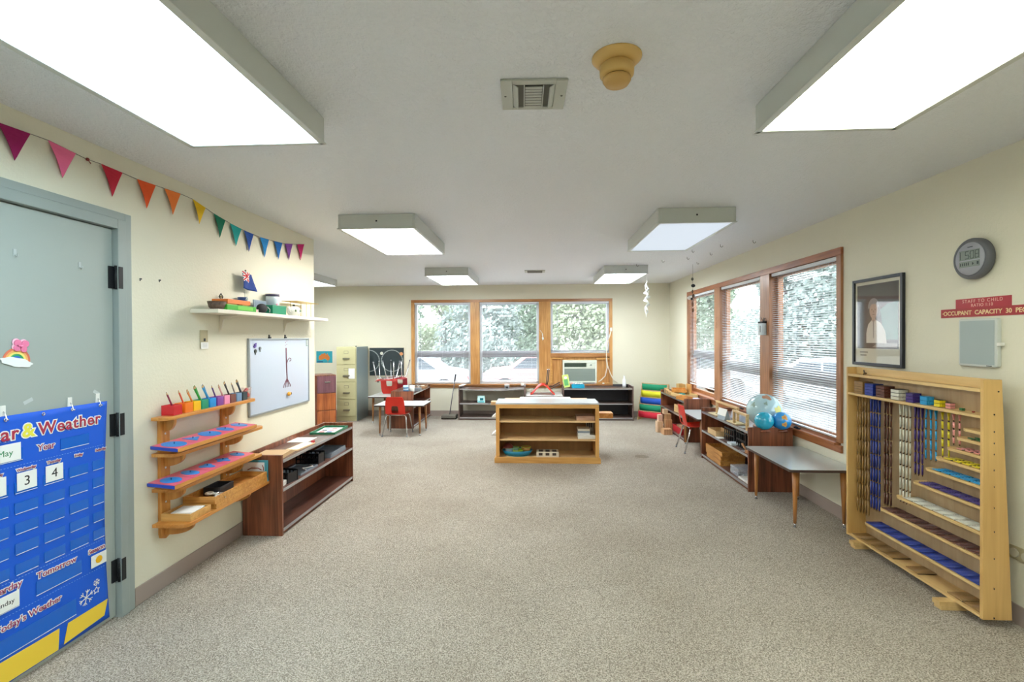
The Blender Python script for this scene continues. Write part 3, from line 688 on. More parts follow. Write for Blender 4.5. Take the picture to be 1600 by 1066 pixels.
for (y, z, r) in ((-.014, .074, .015), (.016, .077, .015), (-.013, .052, .013), (.015, .053, .013)):
    b = mb(); b.rod((.003, y, z), (.007, y, z), r, n=16); b.build('petal', M_pink, t, .001)
    b = mb(); b.rod((.0005, y-.006, z+.004), (.0028, y-.006, z+.004), r, n=16); b.build('petal', M_pinkl, t)
b = mb(); b.ball((.008, 0, .064), .006); b.build('bow_centre', M_pink, t)
# ---------------------------------------------------------------- bunting
def cat_y(pts, y):
    for (a, za), (c, zc) in zip(pts, pts[1:]):
        if a <= y <= c: return za+(zc-za)*(y-a)/(c-a)
    return pts[-1][1]
ST = [(1.25, 2.33), (1.45, 2.345), (1.86, 2.352), (2.06, 2.362), (2.245, 2.345), (2.32, 2.350), (2.54, 2.345), (2.86, 2.36), (2.965, 2.358), (3.16, 2.318), (3.34, 2.292), (3.50, 2.278), (3.71, 2.270), (3.91, 2.279), (4.09, 2.292), (4.30, 2.327), (4.44, 2.353)]
bt = thing('bunting', 'string of rainbow pennants strung high along the left wall', 'bunting', (XL, 0, 0))
b = mb(); b.tube([(.010, y, z) for y, z in ST], .0016, 6); b.build('string', mat('grey_twine', '#77706a', .8), bt)
b = mb(); b.ball((.012, 2.245, 2.345), .008); b.tube([(.012, 2.245, 2.345), (.014, 2.26, 2.330)], .002); b.build('knot', mat('red_twine', '#8d3b33', .8), bt)
FL = [(1.46, 1.60, '#7a1a78', 2.22), (1.66, 1.79, '#8e1a86', 2.21), (1.853, 1.98, '#9c0f5a', 2.219), (2.056, 2.185, '#f0709c', 2.214), (2.32, 2.443, '#c3203a', 2.203), (2.537, 2.666, '#ee5a22', 2.201), (2.732, 2.86, '#f58238', 2.216), (2.965, 3.083, '#f2c51c', 2.214), (3.165, 3.286, '#0c7a5c', 2.166), (3.336, 3.47, '#12a3a0', 2.14), (3.501, 3.623, '#1c4fa8', 2.129), (3.709, 3.837, '#0f7fc8', 2.119), (3.914, 4.046, '#1466b4', 2.134), (4.088, 4.22, '#7d3f98', 2.159), (4.301, 4.435, '#c8196b', 2.193)]
for a, c, col, zt_ in FL:
    za, zc = cat_y(ST, a), cat_y(ST, c); b = mb()
    ym = (a+c)/2; n = 8; L_ = []; R_ = []
    for k in range(n):
        s = k/n; bul = .006*math.sin(PI*s)
        L_.append(b.bm.verts.new((.011+bul, a+(ym-a)*s, za+(zt_-za)*s))); R_.append(b.bm.verts.new((.012-bul*.3, c+(ym-c)*s, zc+(zt_-zc)*s)))
    tip = b.bm.verts.new((.010, ym, zt_))
    for k in range(n-1): b.bm.faces.new([L_[k], L_[k+1], R_[k+1], R_[k]])
    b.bm.faces.new([L_[-1], tip, R_[-1]])
    b.build('pennant', mat('felt'+col[1:], col, .85), bt, solid=.0015)
# ---------------------------------------------------------------- light switch, marks
t = thing('wall_switch', 'beige wall switch plate with a white tag under the white shelf', 'switch', (XL, 3.067, 1.46))
box(0, .006, -.037, .037, -.06, .062).build('plate', mat('beige_plate', '#b9ad8b', .4), t, .003)
box(.006, .012, -.007, .007, -.012, .008).build('toggle', M_ink, t, .002)
box(.006, .009, -.034, .036, -.062, -.018).build('tag', M_paper, t, .001)
b = mb()
for k in range(4): b.box(.009, .0094, -.024, .024, -.030-k*.007, -.0285-k*.007)
b.build('printed_lines', mat('print_grey', '#8b9099', .7), t)
for y, z, l_ in ((2.561, 1.799, 'left'), (2.697, 1.808, 'right')):
    b = mb(); b.rod((XL, y, z), (XL+.01, y, z), .004, n=8); b.rod((XL, y, z-.008), (XL+.004, y, z-.008), .003, n=8)
    tag(b.build('wall_screw', M_blackm), l_+' one of two small dark screws in the wall between door and white shelf', 'screw', 'bare screws between door and white shelf')
# ---------------------------------------------------------------- whiteboard
wb = thing('whiteboard', 'whiteboard with a magnetic stem drawing hung on the left wall under the white shelf', 'whiteboard', (XL, 3.545, .862))
Wb, Hb = .965, .604; M_al = mat('anodised_frame', '#a9b1b8', .35, .6); M_wb = mat('whiteboard_enamel', '#c6d3e6', .12, coat=.5)
box(.002, .012, .012, Wb-.012, .012, Hb-.012).build('panel', M_wb, wb)
b = mb(); b.box(0, .018, 0, .014, 0, Hb); b.box(0, .018, Wb-.014, Wb, 0, Hb); b.box(0, .018, .014, Wb-.014, 0, .014); b.box(0, .018, .014, Wb-.014, Hb-.014, Hb); b.build('frame', M_al, wb, .002)
for y in (.30, .55):
    b = mb(); b.box(0, .014, y-.012, y+.012, Hb, Hb+.012); b.box(0, .006, y-.008, y+.008, Hb+.012, Hb+.03); b.build('hanging_clip', M_blackm, wb)
def stuck(name, label, y, z, cat): return thing(name, label, cat, (XL+.0125, 3.545+y, .862+z))
M_plumd = mat('plum_stem', '#7a5060', .7)
t = stuck('stem_magnet', 'long purple brown stem with roots and a curled side shoot drawn down the middle of the whiteboard', .545, .18, 'magnet')
b = mb(); b.tube([(.001, 0, .34), (.001, .002, .25), (.001, .006, .16), (.001, .012, .07)], .0065, 6); b.build('stem', M_plumd, t)
for k in range(5): 
    a = -.7+.35*k; b = mb(); b.tube([(.001, .012, .075), (.001, .012+.03*a, .05), (.001, .012+.07*a, .02), (.001, .012+.085*a, -.005)], .004, 5); b.build('root', M_plumd, t)
b = mb(); b.tube([(.001, .01, .20), (.001, .03, .235), (.001, .06, .25), (.001, .085, .24), (.001, .08, .225), (.001, .06, .222)], .003, 5); b.build('side_shoot', M_plumd, t)
b = mb()
for q in ((-.012, .36), (.012, .368), (-.006, .385), (.014, .395), (-.01, .41), (.008, .42)): b.tube([(.001, q[0], q[1]), (.001, q[0]+.008, q[1]+.008)], .0022, 5)
b.build('pink_scribble', mat('pink_marker', '#d8a6bd', .6), t)
for k_ in kids(t):
    k_.parent = wb; k_.location = (.0112, .545, .18)
bpy.data.objects.remove(t)
t = stuck('snail_magnet', 'orange round magnet with a dark tail under the roots on the whiteboard', .57, .115, 'magnet')
mb().ball((.012, 0, 0), .021, (.5, 1.3, .9)).build('body', mat('orange_plastic', '#e8a33a', .35), t)
mb().ball((.010, .035, 0), .012, (.6, 1, 1)).build('tail', mat('brown_plastic', '#5f4030', .4), t)
t = stuck('ribbon_magnet', 'purple folded ribbon in the top left corner of the whiteboard', .075, .55, 'magnet')
b = mb(); b.prism([(-.02, -.012), (0, .004), (.02, .018), (.018, -.012), (0, -.02)], 0, .006, 'x'); b.prism([(-.015, .01), (.004, .018), (.0, -.004)], .006, .010, 'x'); b.build('ribbon', mat('purple_ribbon', '#6b55a8', .5), t)
for (y, z, c_, l, nn) in ((.082, .505, '#3a3f3c', 'round dark magnet below the purple ribbon on the whiteboard', .014), (.145, .525, '#6d757c', 'long grey magnet beside the purple ribbon on the whiteboard', .012)):
    t = stuck('round_magnet', l, y, z, 'magnet'); b = mb(); b.rod((0, 0, 0), (.008, 0, 0), nn, n=14); b.build('cap', mat('magnet'+c_[1:], c_, .4), t); b = mb(); b.box(.002, .006, -.004, .004, -.028, 0); b.build('tail', mat('magnet'+c_[1:], c_, .4), t)
t = stuck('label_plate', 'small grey label in the top right corner of the whiteboard', .93, .56, 'label')
box(0, .002, -.02, .02, -.03, .03).build('plate', mat('label_greygreen', '#8ba3a0', .5), t)
b = mb(); [b.box(.002, .0024, -.015, .015, -.02+k*.012, -.016+k*.012) for k in range(4)]; b.build('printed_lines', M_card, t)
# ---------------------------------------------------------------- white shelf
ws = thing('wall_shelf', 'long white shelf on two brackets high on the left wall', 'shelf', (XL, 2.945, 1.630))
M_sh = mat('cream_shelf_paint', '#e9e3d3', .4)
box(0.001, .186, 0, 1.605, 0, .025).build('board', M_sh, ws, .002)
for y in (.29, 1.135):
    b = mb(); b.prism([(.001, -.11), (.006, -.11), (.03, -.03), (.14, -.004), (.14, -.0005), (.001, -.0005)], y-.006, y+.006, 'y'); b.box(.001, .004, y-.012, y+.012, -.12, -.0005); b.build('bracket', M_sh, ws, .001)
SX, SZ = XL+.12, 1.6555
def on_shelf(name, label, cat, y, x=SX, z=SZ, rot=0): return thing(name, label, cat, (x, y, z), rot)
t = on_shelf('bowl', 'brown carved wooden bowl at the left end of the white shelf', 'bowl', 3.03)
mb().lathe([(0, 0), (.034, 0), (.047, .015), (.056, .052), (.051, .052), (.042, .018), (0, .01)], n=28).build('body', wood('bowl_wood', '#4d3c33', '#766051', .6), t)
t = thing('stone_tile_ornament', 'small dark diamond wire ornament standing behind the bowl', 'ornament', (XL+.022, 3.216, SZ))
b = mb(); b.rod((0, 0, 0), (0, 0, .075), .002, n=6); b.tube([(0, -.02, .1), (0, 0, .122), (0, .02, .1), (0, 0, .078)], .004, 6, True); b.box(-.012, .012, -.014, .014, 0, .004); b.build('wire', M_blackm, t)
b = mb(); b.ball((0, 0, .1), .008); b.build('bead', mat('dull_brass', '#8b7b55', .4, .5), t)
t = on_shelf('game_box', 'flat green box under the orange box on the white shelf', 'box', 3.207); box(-.06, .06, -.163, .163, 0, .036).build('body', mat('green_card', '#45b534', .5), t, .003)
b = mb(); b.box(.0602, .061, -.05, .12, .006, .03); b.build('side_print', mat('green_card_light', '#79d14f', .5), t)
t = on_shelf('orange_box', 'flat orange box lying on the green box on the white shelf', 'box', 3.183, z=SZ+.0365); 
b = mb(); b.box(-.055, .055, -.125, .125, .006, .036); b.build('lid', mat('orange_card', '#f0843a', .5), t, .002); b = mb(); b.box(-.05, .05, -.12, -.02, 0, .006); b.box(-.05, .05, .04, .12, 0, .006); b.build('tray', mat('buff_card', '#e9c27c', .6), t)
t = on_shelf('small_striped_box', 'tiny red and white striped box beside the green box on the white shelf', 'box', 3.405, x=XL+.15)
for k in range(4): box(-.012, .012, -.02+k*.01, -.01+k*.01, 0, .022).build('stripe', [mat('box_red', '#d8452e', .5), M_paper][k % 2], t)
# flag with stick in a blue cup
t = on_shelf('flag_cup', 'dark blue patterned cup holding the little flag on the white shelf', 'cup', 3.425, x=XL+.042, z=SZ)
b = mb(); b.lathe([(0, 0), (.030, 0), (.032, .113), (.029, .113), (.027, .01), (0, .008)], n=20); b.build('body', mat('navy_cup', '#1f3f78', .4), t)
b = mb(); b.tube([(.034, -.012, .095), (.037, .0, .115), (.034, .014, .10), (.035, .0, .088)], .003, 6); b.build('swirl', M_card, t)
t = on_shelf('small_flag', 'small blue flag with a red and white cross corner above the white shelf', 'flag', 3.452, x=XL+.042, z=SZ+.012)
M_nav = mat('flag_blue', '#1d3f8c', .8)
b = mb(); b.rod((0, 0, 0), (-.01, .03, .30), .003, n=8); b.build('stick', mat('flag_stick', '#d9d4c8', .6), t)
mb().ball((-.01, .031, .305), .006).build('finial', mat('flag_gold', '#6b5c44', .4), t)
b = mb(); g = []
for i in range(9):
    row = []
    for j in range(9):
        u, v = i/8, j/8; row.append(b.bm.verts.new((.004+.012*math.sin(u*5+v*2), -.035+.135*u+.045*v*u, .292-.125*v-.01*u)))
    g.append(row)
for i in range(8):
    for j in range(8): f = b.bm.faces.new([g[i][j], g[i+1][j], g[i+1][j+1], g[i][j+1]]); f.smooth = True
b.build('cloth', M_nav, t, solid=.0012)
def fpt(u, v): return Vector((.0065+.012*math.sin(u*5+v*2), -.035+.135*u+.045*v*u, .292-.125*v-.01*u))
for nm, m_, wd, dx in (('white_cross', M_card, .011, 0), ('red_cross', mat('flag_red', '#cf2030', .8), .005, .0012)):
    b = mb()
    for (u0, v0, u1, v1) in ((.0, .25, .62, .25), (.3, 0, .3, .52), (0, 0, .6, .5), (0, .5, .6, 0)):
        N = 8; prev = None
        for k in range(N+1):
            p = fpt(u0+(u1-u0)*k/N, v0+(v1-v0)*k/N); p.x += dx
            tn = fpt(u1, v1)-fpt(u0, v0); tn.x = 0; tn.normalize(); nn = Vector((0, -tn.z, tn.y))*wd
            c2 = (b.bm.verts.new(p+nn), b.bm.verts.new(p-nn))
            if prev: b.bm.faces.new([prev[0], prev[1], c2[1], c2[0]])
            prev = c2
    b.build(nm, m_, t, solid=.0008)
t = on_shelf('framed_print', 'small grey blue framed print leaning at the back of the white shelf', 'picture', 3.65, x=XL+.04)
box(-.006, .006, -.085, .085, 0, .108).build('frame', mat('print_frame', '#8b9aa8', .5), t, .002); box(.006, .0075, -.07, .07, .012, .096).build('print', mat('print_blue', '#7e8fa2', .6), t)
b = mb()
for y in (-.03, .0, .028): b.tube([(.008, y-.01, .03), (.008, y, .055), (.008, y+.01, .032)], .002, 5)
b.build('drawing', M_card, t)
t = on_shelf('black_pouch', 'round black pouch in front of the small framed print on the white shelf', 'pouch', 3.51, x=XL+.14)
mb().ball((0, 0, .036), .04, (.7, 1.45, .9)).build('body', mat('black_cloth', '#26272b', .8), t); b = mb(); b.tube([(.02, .04, .05), (.03, .055, .03), (.025, .06, .01)], .003); b.build('cord', M_card, t)
t = on_shelf('clear_jar', 'clear jar with a purple lid and pink stickers on the white shelf', 'jar', 3.80, x=XL+.058)
b = mb(); b.lathe([(0, 0), (.05, 0), (.052, .13), (.05, .15), (0, .15)], n=20); b.build('body', mat('frosted_jar', '#cfd8e4', .15, spec=.8), t)
b = mb(); b.lathe([(0, .15), (.053, .15), (.053, .17), (0, .17)], n=20); b.build('lid', mat('jar_lid', '#57506b', .4), t)
for y, z, c_ in ((-.02, .08, '#d98aa0'), (.02, .05, '#6fa8d0'), (.0, .03, '#c9a3b8')): b = mb(); b.ball((.05, y, z), .012, (.3, 1, 1)); b.build('sticker', mat('st'+c_[1:], c_, .5), t)
t = on_shelf('green_box', 'dark green rectangular tin in front of the clear jar on the white shelf', 'tin', 3.695, x=XL+.14)
box(-.035, .035, -.10, .10, 0, .06).build('body', mat('green_tin', '#0d8560', .35), t, .003); box(-.037, .037, -.102, .102, .06, .068).build('lid', mat('green_tin_lid', '#16946d', .35), t, .003)
t = on_shelf('blue_bottle', 'small blue and white bottle between clear jar and teapot on the white shelf', 'bottle', 3.895, x=XL+.05)
mb().lathe([(0, 0), (.022, 0), (.022, .06), (.010, .078), (.010, .1), (0, .1)], n=16).build('body', mat('pale_blue_glass', '#8fb3cf', .2), t)
t = on_shelf('teapot', 'white patterned teapot under the brass stand on the white shelf', 'teapot', 4.015, x=XL+.125)
mb().lathe([(0, 0), (.035, 0), (.055, .03), (.055, .055), (.035, .08), (0, .085)], n=24).build('body', mat('porcelain', '#e4e6e2', .25), t)
mb().lathe([(0, .085), (.012, .086), (.008, .098), (0, .1)], n=16).build('lid_knob', M_ink, t)
b = mb(); b.tube([(0, .05, .06), (0, .085, .07), (0, .092, .045), (0, .055, .022)], .005); b.build('handle', M_ink, t)
b = mb(); b.tube([(0, -.05, .03), (0, -.075, .05), (0, -.088, .078)], .008); b.build('spout', mat('porcelain', '#e4e6e2', .25), t)
for a in (-.8, .0, .7): b = mb(); b.ball((.053*math.cos(a), .053*math.sin(a), .045), .012, (.5, 1, 1)); b.build('painted_leaf', mat('leaf_paint', '#5f7a5a', .5), t)
t = on_shelf('brass_stand', 'thin brass plant stand at the right end of the white shelf', 'stand', 4.21, x=XL+.09); M_br = mat('brass', '#c2a24a', .3, .8)
b = mb(); b.box(-.07, .07, -.20, .20, .128, .132); b.build('top', M_br, t)
for y, x in ((.02, .04), (.075, -.04), (-.19, .0), (.19, .0)): b = mb(); b.rod((x, y, 0), (x, y, .128), .0022, n=6); b.build('leg', M_br, t)
# ---------------------------------------------------------------- honey wood shelf unit
un = thing('wall_shelf_unit', 'honey wood unit of four narrow shelves mounted on the left wall beside the door', 'shelf unit', (XL, 0, 0))
for y in (2.705, 3.256):
    b = mb(); b.prism([(y-.036, .33), (y-.03, .305), (y, .293), (y+.03, .305), (y+.036, .33), (y+.036, 1.0), (y-.036, 1.0)], .001, .022, 'x'); b.build('upright', M_pineZ, un, .003)
    for z in (.93, .73, .53): b = mb(); b.rod((.022, y, z-.02), (.0235, y, z-.02), .006, n=10); b.build('screw_plug', M_white, un)
SHV = [(1.0, .115), (.795, .17), (.595, .17), (.394, .225)]
for z, dp in SHV:
    b = mb(); pts = [(.0225, 2.60)]
    for k in range(7):
        a = -PI/2+k*PI/12; pts.append((dp-.05+.05*math.cos(a), 2.65+.05*math.sin(a)))
    for k in range(7):
        a = k*PI/12; pts.append((dp-.05+.05*math.cos(a), 3.44+.05*math.sin(a)))
    pts.append((.0225, 3.49))
    if z < .6: pts = [(px_, min(py_, 3.445)) for px_, py_ in pts]
    b.prism(pts, z, z+.02, 'z'); b.build('shelf_board', M_pine, un, .002)
    for y in (2.705, 3.256):
        b = mb(); n = 8; pr = [(.0225, z-.075), (.035, z-.075)] + [(.035+(dp-.065)*math.sin(PI/2*k/n), z-.075+.06*(1-math.cos(PI/2*k/n))) for k in range(1, n+1)] + [(dp-.03, z-.0005), (.0225, z-.0005)]
        b.prism(pr, y-.010, y+.010, 'y'); b.build('bracket', M_pineZ, un, .001)
# pencil cups
CUPS = [('red', '#d31f2c', 2.705, ['#8e2a44'], .075), ('orange', '#f57f20', 2.80, ['#e0552e'], .07), ('yellow', '#fbc400', 2.872, ['#c07a22', '#e88a3c'], .068), ('green', '#109a78', 2.945, ['#46a83c', '#2e9e3e'], .066), ('blue', '#0a94e6', 3.018, ['#1d86c8', '#3f9ad6'], .066), ('purple', '#8e4aa8', 3.093, ['#6c4a86'], .066), ('pink', '#f49ac0', 3.165, ['#d77390', '#e8a9a0'], .062), ('brown', '#7d4a42', 3.232, ['#4c4642', '#3f3a38'], .062), ('slate blue', '#7a9cc0', 3.300, ['#8a8078'], .060), ('dark grey', '#33454f', 3.367, ['#2c3440', '#3a4048'], .060)]
for nm, col, y, pens, sz in CUPS:
    t = thing('pencil_cup', nm+' square pencil cup in the row on top of the honey wood shelf unit', 'pencil cup', (XL+.064, y, 1.0205), group=None)
    m_ = mat('cup_'+nm.replace(' ', '_'), col, .35, coat=.3); h = sz/2; k = .004
    b = mb(); b.box(-h, h, -h+.003, h-.003, 0, .004); b.box(-h, -h+k, -h+.003, h-.003, .004, .058); b.box(h-k, h, -h+.003, h-.003, .004, .058); b.box(-h+k, h-k, -h+.003, -h+.003+k, .004, .058); b.box(-h+k, h-k, h-.003-k, h-.003, .004, .058)
    b.build('body', m_, t, .0015)
    for j, pc in enumerate(pens):
        pm = mat('pencil_'+pc[1:], pc, .4); dy = -.035-.012*j if True else 0
        pt = thing('pencil', (['', 'second '][j])+'%s coloured pencil leaning in the %s square cup' % ('matching' if nm not in ('brown',) else 'dark', nm), 'pencil', (XL+.064-.01*j, y+h-.012, 1.0255), group=None)
        L_ = .175 if nm in ('green', 'blue', 'brown', 'dark grey') else .155
        d = Vector((.06-.05*j, -.58-.10*j, 1)).normalized(); rr = .0045 if nm not in ('green', 'blue', 'dark grey') else .0065
        if j: pt.location = (XL+.064+.012, y+h-.014, 1.0255)
        p0 = Vector((0, 0, .0)); b = mb(); b.rod(p0+d*.0, p0+d*(L_-.018), rr, n=6); b.build('shaft', pm, pt)
        b = mb(); b.rod(p0+d*(L_-.018), p0+d*(L_-.004), rr, rr*.35, 6); b.build('sharpened_cone', M_beech, pt)
        b = mb(); b.rod(p0+d*(L_-.004), p0+d*L_, rr*.35, .0006, 6); b.build('lead', pm, pt)
t = thing('clear_cup', 'clear plastic cup of red paper at the far end of the pencil cup row', 'cup', (XL+.06, 3.435, 1.0205))
b = mb(); b.lathe([(0, 0), (.026, 0), (.036, .085), (.033, .085), (.0245, .004), (0, .004)], n=20); b.build('cup', mat('clear_plastic', '#f0d8d4', .15, alpha=.18), t)
b = mb()
for k in range(7): a = k*.9; b.ball((.010*math.cos(a), .010*math.sin(a), .022+.008*k), .013, (1, 1, .8), 10)
b.build('red_paper', mat('crumpled_red', '#d22a2a', .6), t)
# metal insets on wooden racks (rows 2 and 3)
M_inp = mat('inset_pink', '#e0637e', .35); M_inb = mat('inset_blue', '#1289dc', .3); M_rb = mat('rack_blue', '#2f4fb8', .4)
SHP = [[('circle', 1.0), ('triangle', .9), ('circle', 1.05), ('ellipse', .9), ('ellipse', .9)], [('circle', .85), ('ellipse', .85), ('curved triangle', .8), ('flower', .8), ('oval', .8)]]
def outline(kind, r):
    if kind in ('circle', 'ellipse', 'oval'):
        ry = {'circle': 1, 'ellipse': .75, 'oval': .7}[kind]; return [(r*math.cos(2*PI*k/28), r*ry*math.sin(2*PI*k/28)) for k in range(28)]
    if kind == 'flower': return [(r*(.78+.22*math.cos(4*a))*math.cos(a), r*(.78+.22*math.cos(4*a))*math.sin(a)) for a in [2*PI*k/40 for k in range(40)]]
    if kind == 'triangle': return [(r*math.cos(a), r*math.sin(a)) for a in (PI/2, PI/2+2*PI/3, PI/2+4*PI/3)]
    return [(r*(.8+.2*math.cos(3*a))*math.cos(a), r*(.8+.2*math.cos(3*a))*math.sin(a)) for a in [2*PI*k/36 for k in range(36)]]
for row, (zs, yo, nmr) in enumerate(((.8155, 2.582, 'upper'), (.6155, 2.556, 'lower'))):
    rk = thing('inset_rack', 'long wooden rack of pink and blue shape insets, %s of the two on the wall' % nmr, 'rack', (XL, 0, 0))
    x0_, x1_ = .035, .195; L_ = .757; y1_ = yo+L_
    b = mb(); b.prism([(x0_, zs+.026), (x1_, zs+.012), (x1_, zs+.034), (x1_-.006, zs+.034), (x1_-.006, zs+.026), (x0_, zs+.040)], yo, y1_, 'y'); b.prism([(x0_+.005, zs), (x0_+.12, zs), (x0_+.12, zs+.0156), (x0_+.005, zs+.0255)], yo+.10, yo+.12, 'y'); b.prism([(x0_+.005, zs), (x0_+.12, zs), (x0_+.12, zs+.0156), (x0_+.005, zs+.0255)], y1_-.12, y1_-.10, 'y'); b.build('base', M_pine, rk, .001)
    b = mb(); b.prism([(x0_, zs+.030), (x1_-.001, zs+.016), (x1_-.001, zs+.034), (x0_, zs+.047)], yo-.003, yo-.0002, 'y'); b.build('blue_end', M_rb, rk)
    for k in range(5):
        kd, sc_ = SHP[row][k]; yc = yo+.077+k*.151
        it = thing('metal_inset', 'pink inset plate with a blue %s, %s from the door, %s inset rack' % (kd, ['first', 'second', 'third', 'fourth', 'fifth'][k], nmr), 'metal inset', (XL+.111, yc, zs+.0335), (0, .0915, 0))
        box(-.075, .076, -.074, .074, 0, .009).build('frame', M_inp, it, .001)
        b = mb(); b.prism([(p[0], p[1]) for p in outline(kd, .062*sc_)], .009, .0115, 'z'); b.build('shape_piece', M_inb, it)
        b = mb(); b.rod((0, 0, .0115), (0, 0, .018), .0025, n=8); b.ball((0, 0, .019), .004, n=10); b.build('knob', mat('inset_knob', '#174b8a', .3), it)
# trays on the bottom shelf
def tray(name, label, loc, rot, lx, ly, h, m, wall=.010, base=.006, cat='tray', parent=None, bev=.0015):
    t = thing(name, label, cat, loc, rot)
    x, y = lx/2, ly/2; b = mb(); b.box(-x, x, -y, y, 0, base); b.build('base', m, t)
    b = mb(); b.box(-x, -x+wall, -y, y, base, h); b.box(x-wall, x, -y, y, base, h); b.box(-x+wall, x-wall, -y, -y+wall, base, h); b.box(-x+wall, x-wall, y-wall, y, base, h); b.build('rim', m, t, bev)
    return t
ZB = .4145
tray('wooden_tray', 'small open wooden tray of white paper on the bottom shelf of the honey wood unit', (XL+.125, 2.735, ZB), 0, .18, .17, .042, M_oak)
t = thing('paper_stack', 'white sheets of paper lying in the small wooden tray', 'paper', (XL+.127, 2.74, ZB+.0065), .12); b = mb(); b.box(-.06, .065, -.06, .062, 0, .032); b.build('sheets', M_paper, t)
tray('wooden_tray', 'large wooden tray directly on the bottom shelf of the honey wood unit, carrying another tray', (XL+.125, 3.135, ZB), 0, .20, .56, .032, M_tray)
tb = tray('wooden_tray', 'large wooden tray stacked on top of the other large tray on the honey wood unit', (XL+.123, 3.125, ZB+.0325), 0, .205, .57, .045, M_tray)
t = tray('black_box', 'open black box with a tan inside lying in the stacked large tray', (XL+.10, 3.06, ZB+.040), .05, .11, .15, .05, mat('black_card', '#2b2a2e', .5), cat='box')
t = thing('key_ring', 'bunch of small silver and white keys in the large tray beside the black box', 'keys', (XL+.145, 2.93, ZB+.040)); t.scale = (1.7, 1.7, 2.4)
for k in range(4):
    b = mb(); a = k*.9; cx_, cy_ = .022*math.cos(a), .03*math.sin(a); b.tube([(cx_+.012*math.cos(q), cy_+.012*math.sin(q), .004+.002*k) for q in [2*PI*i/10 for i in range(10)]], .003, 6, True); b.box(cx_+.012, cx_+.03, cy_-.002, cy_+.002, .002+.002*k, .006+.002*k); b.build('key', [M_chrome, M_white][k % 2], t)
t = thing('picture_card', 'teal-edged card with a white sheet standing at the far end of the large tray', 'card', (XL+.125, 3.422, ZB))
box(-.09, .10, 0, .006, 0.0, .155).build('teal_backing', mat('teal_card', '#4b9bab', .6), t); box(-.09, .075, -.003, -.0005, .0, .14).build('white_sheet', M_paper, t)
b = mb(); b.tube([(-.05, -.004, .085), (-.02, -.004, .098), (.03, -.004, .098), (.055, -.004, .085)], .0035, 6); b.tube([(.062, -.004, .12), (.070, -.004, .10), (.068, -.004, .08)], .003, 6); b.build('red_curve', mat('brick_marker', '#a0433c', .6), t)
# ---------------------------------------------------------------- low dark cabinets
def cabinet(label, x0_, x1_, y0_, y1_, h, face, top_drop=.04, mid=.335, back=True, mm=(None, None, None), rim_end=True, sag=0, dark=False, loc=None):
    """face: '+x' '-x' '-y' -> open side. built in world axes about the base centre"""
    cx_, cy_ = (x0_+x1_)/2, (y0_+y1_)/2
    t = thing('low_cabinet', label, 'cabinet', (cx_, cy_, 0)); hx, hy = (x1_-x0_)/2, (y1_-y0_)/2
    e = .02; zt_ = h-top_drop
    m_end, m_sh, m_back = mm[0] or M_dark, mm[1] or M_darkY, mm[2] or M_dark
    along = 'y' if face in ('+x', '-x') else 'x'
    def bb(b, a0, a1, f0, f1, z0, z1):    # a: along axis, f: depth measured from the open face (0) to the back
        if face == '+x': b.box(hx-f1, hx-f0, a0, a1, z0, z1)
        elif face == '-x': b.box(-hx+f0, -hx+f1, a0, a1, z0, z1)
        else: b.box(a0, a1, -hy+f0, -hy+f1, z0, z1)
    A = hy if along == 'y' else hx; F = 2*hx if along == 'y' else 2*hy
    for s in (-1, 1):
        b = mb(); bb(b, min(s*A, s*(A-e)), max(s*A, s*(A-e)), 0, F, 0, h); b.build('end_panel', m_end, t, .002)
    if back: b = mb(); bb(b, -A+e, A-e, F-.012, F, .0, h-.0); b.build('back_panel', m_back, t)
    Fb = F-.0125 if back else F-.001
    for z, nm in ((zt_-.02, 'top_board'), (mid-.02, 'shelf_board'), (.03, 'bottom_board')):
        if sag and nm == 'top_board':
            b = mb(); n = 16
            for k in range(n):
                u0, u1 = -A+e+(2*A-2*e)*k/n, -A+e+(2*A-2*e)*(k+1)/n; d0 = -sag*math.sin(PI*(k+.5)/n)
                bb(b, u0, u1, .003, Fb, z+d0, z+.02+d0)
        else: b = mb(); bb(b, -A+e, A-e, .003, Fb, z, z+.02)
        b.build(nm, m_sh, t)
        b = mb()
        if not (sag and nm == 'top_board'): bb(b, -A+e, A-e, 0, .0028, z-.001, z+.021)
        else:
            for k in range(16):
                u0, u1 = -A+e+(2*A-2*e)*k/16, -A+e+(2*A-2*e)*(k+1)/16; d0 = -sag*math.sin(PI*(k+.5)/16); bb(b, u0, u1, 0, .0028, z+d0, z+.02+d0)
        b.build('edge_strip', M_edge, t)
    b = mb(); bb(b, -A+e, A-e, .02, .035, 0, .03); b.build('plinth', m_end, t)
    return t
cabinet('low dark wood cabinet with one shelf standing against the left wall under the whiteboard', -2.186, -1.885, 3.45, 4.83, .60, '+x', mid=.345)
TZ = .5605
def put(name, label, cat, x, y, z, rot=0): return thing(name, label, cat, (x, y, z), rot)
t = put('paper_stack', 'brown kraft paper sheets on the near end of the left dark cabinet', 'paper', -2.03, 3.60, TZ+.0, .10)
for k in range(4): b = mb(); b.box(-.115+.004*k, .11-.003*k, -.10, .13-.01*k, .006*k, .006*k+.005); b.build('sheet', M_kraft, t)
t = put('cardboard_tray', 'flat cream cardboard tray with a red tab beside the brown paper on the left cabinet', 'tray', -1.955, 3.69, TZ+.0, -.05)
t.location = (-1.96, 3.89, TZ)
b = mb(); b.box(-.055, .05, -.14, .14, 0, .01); b.build('tray', mat('cream_card', '#e3c9a0', .6), t, .001); b = mb(); b.box(-.04, .04, -.12, .12, .01, .012); b.build('sheet', M_paper, t); b = mb(); b.box(.02, .045, .125, .145, .010, .026); b.build('red_tab', mat('red_tab', '#c8323a', .5), t)
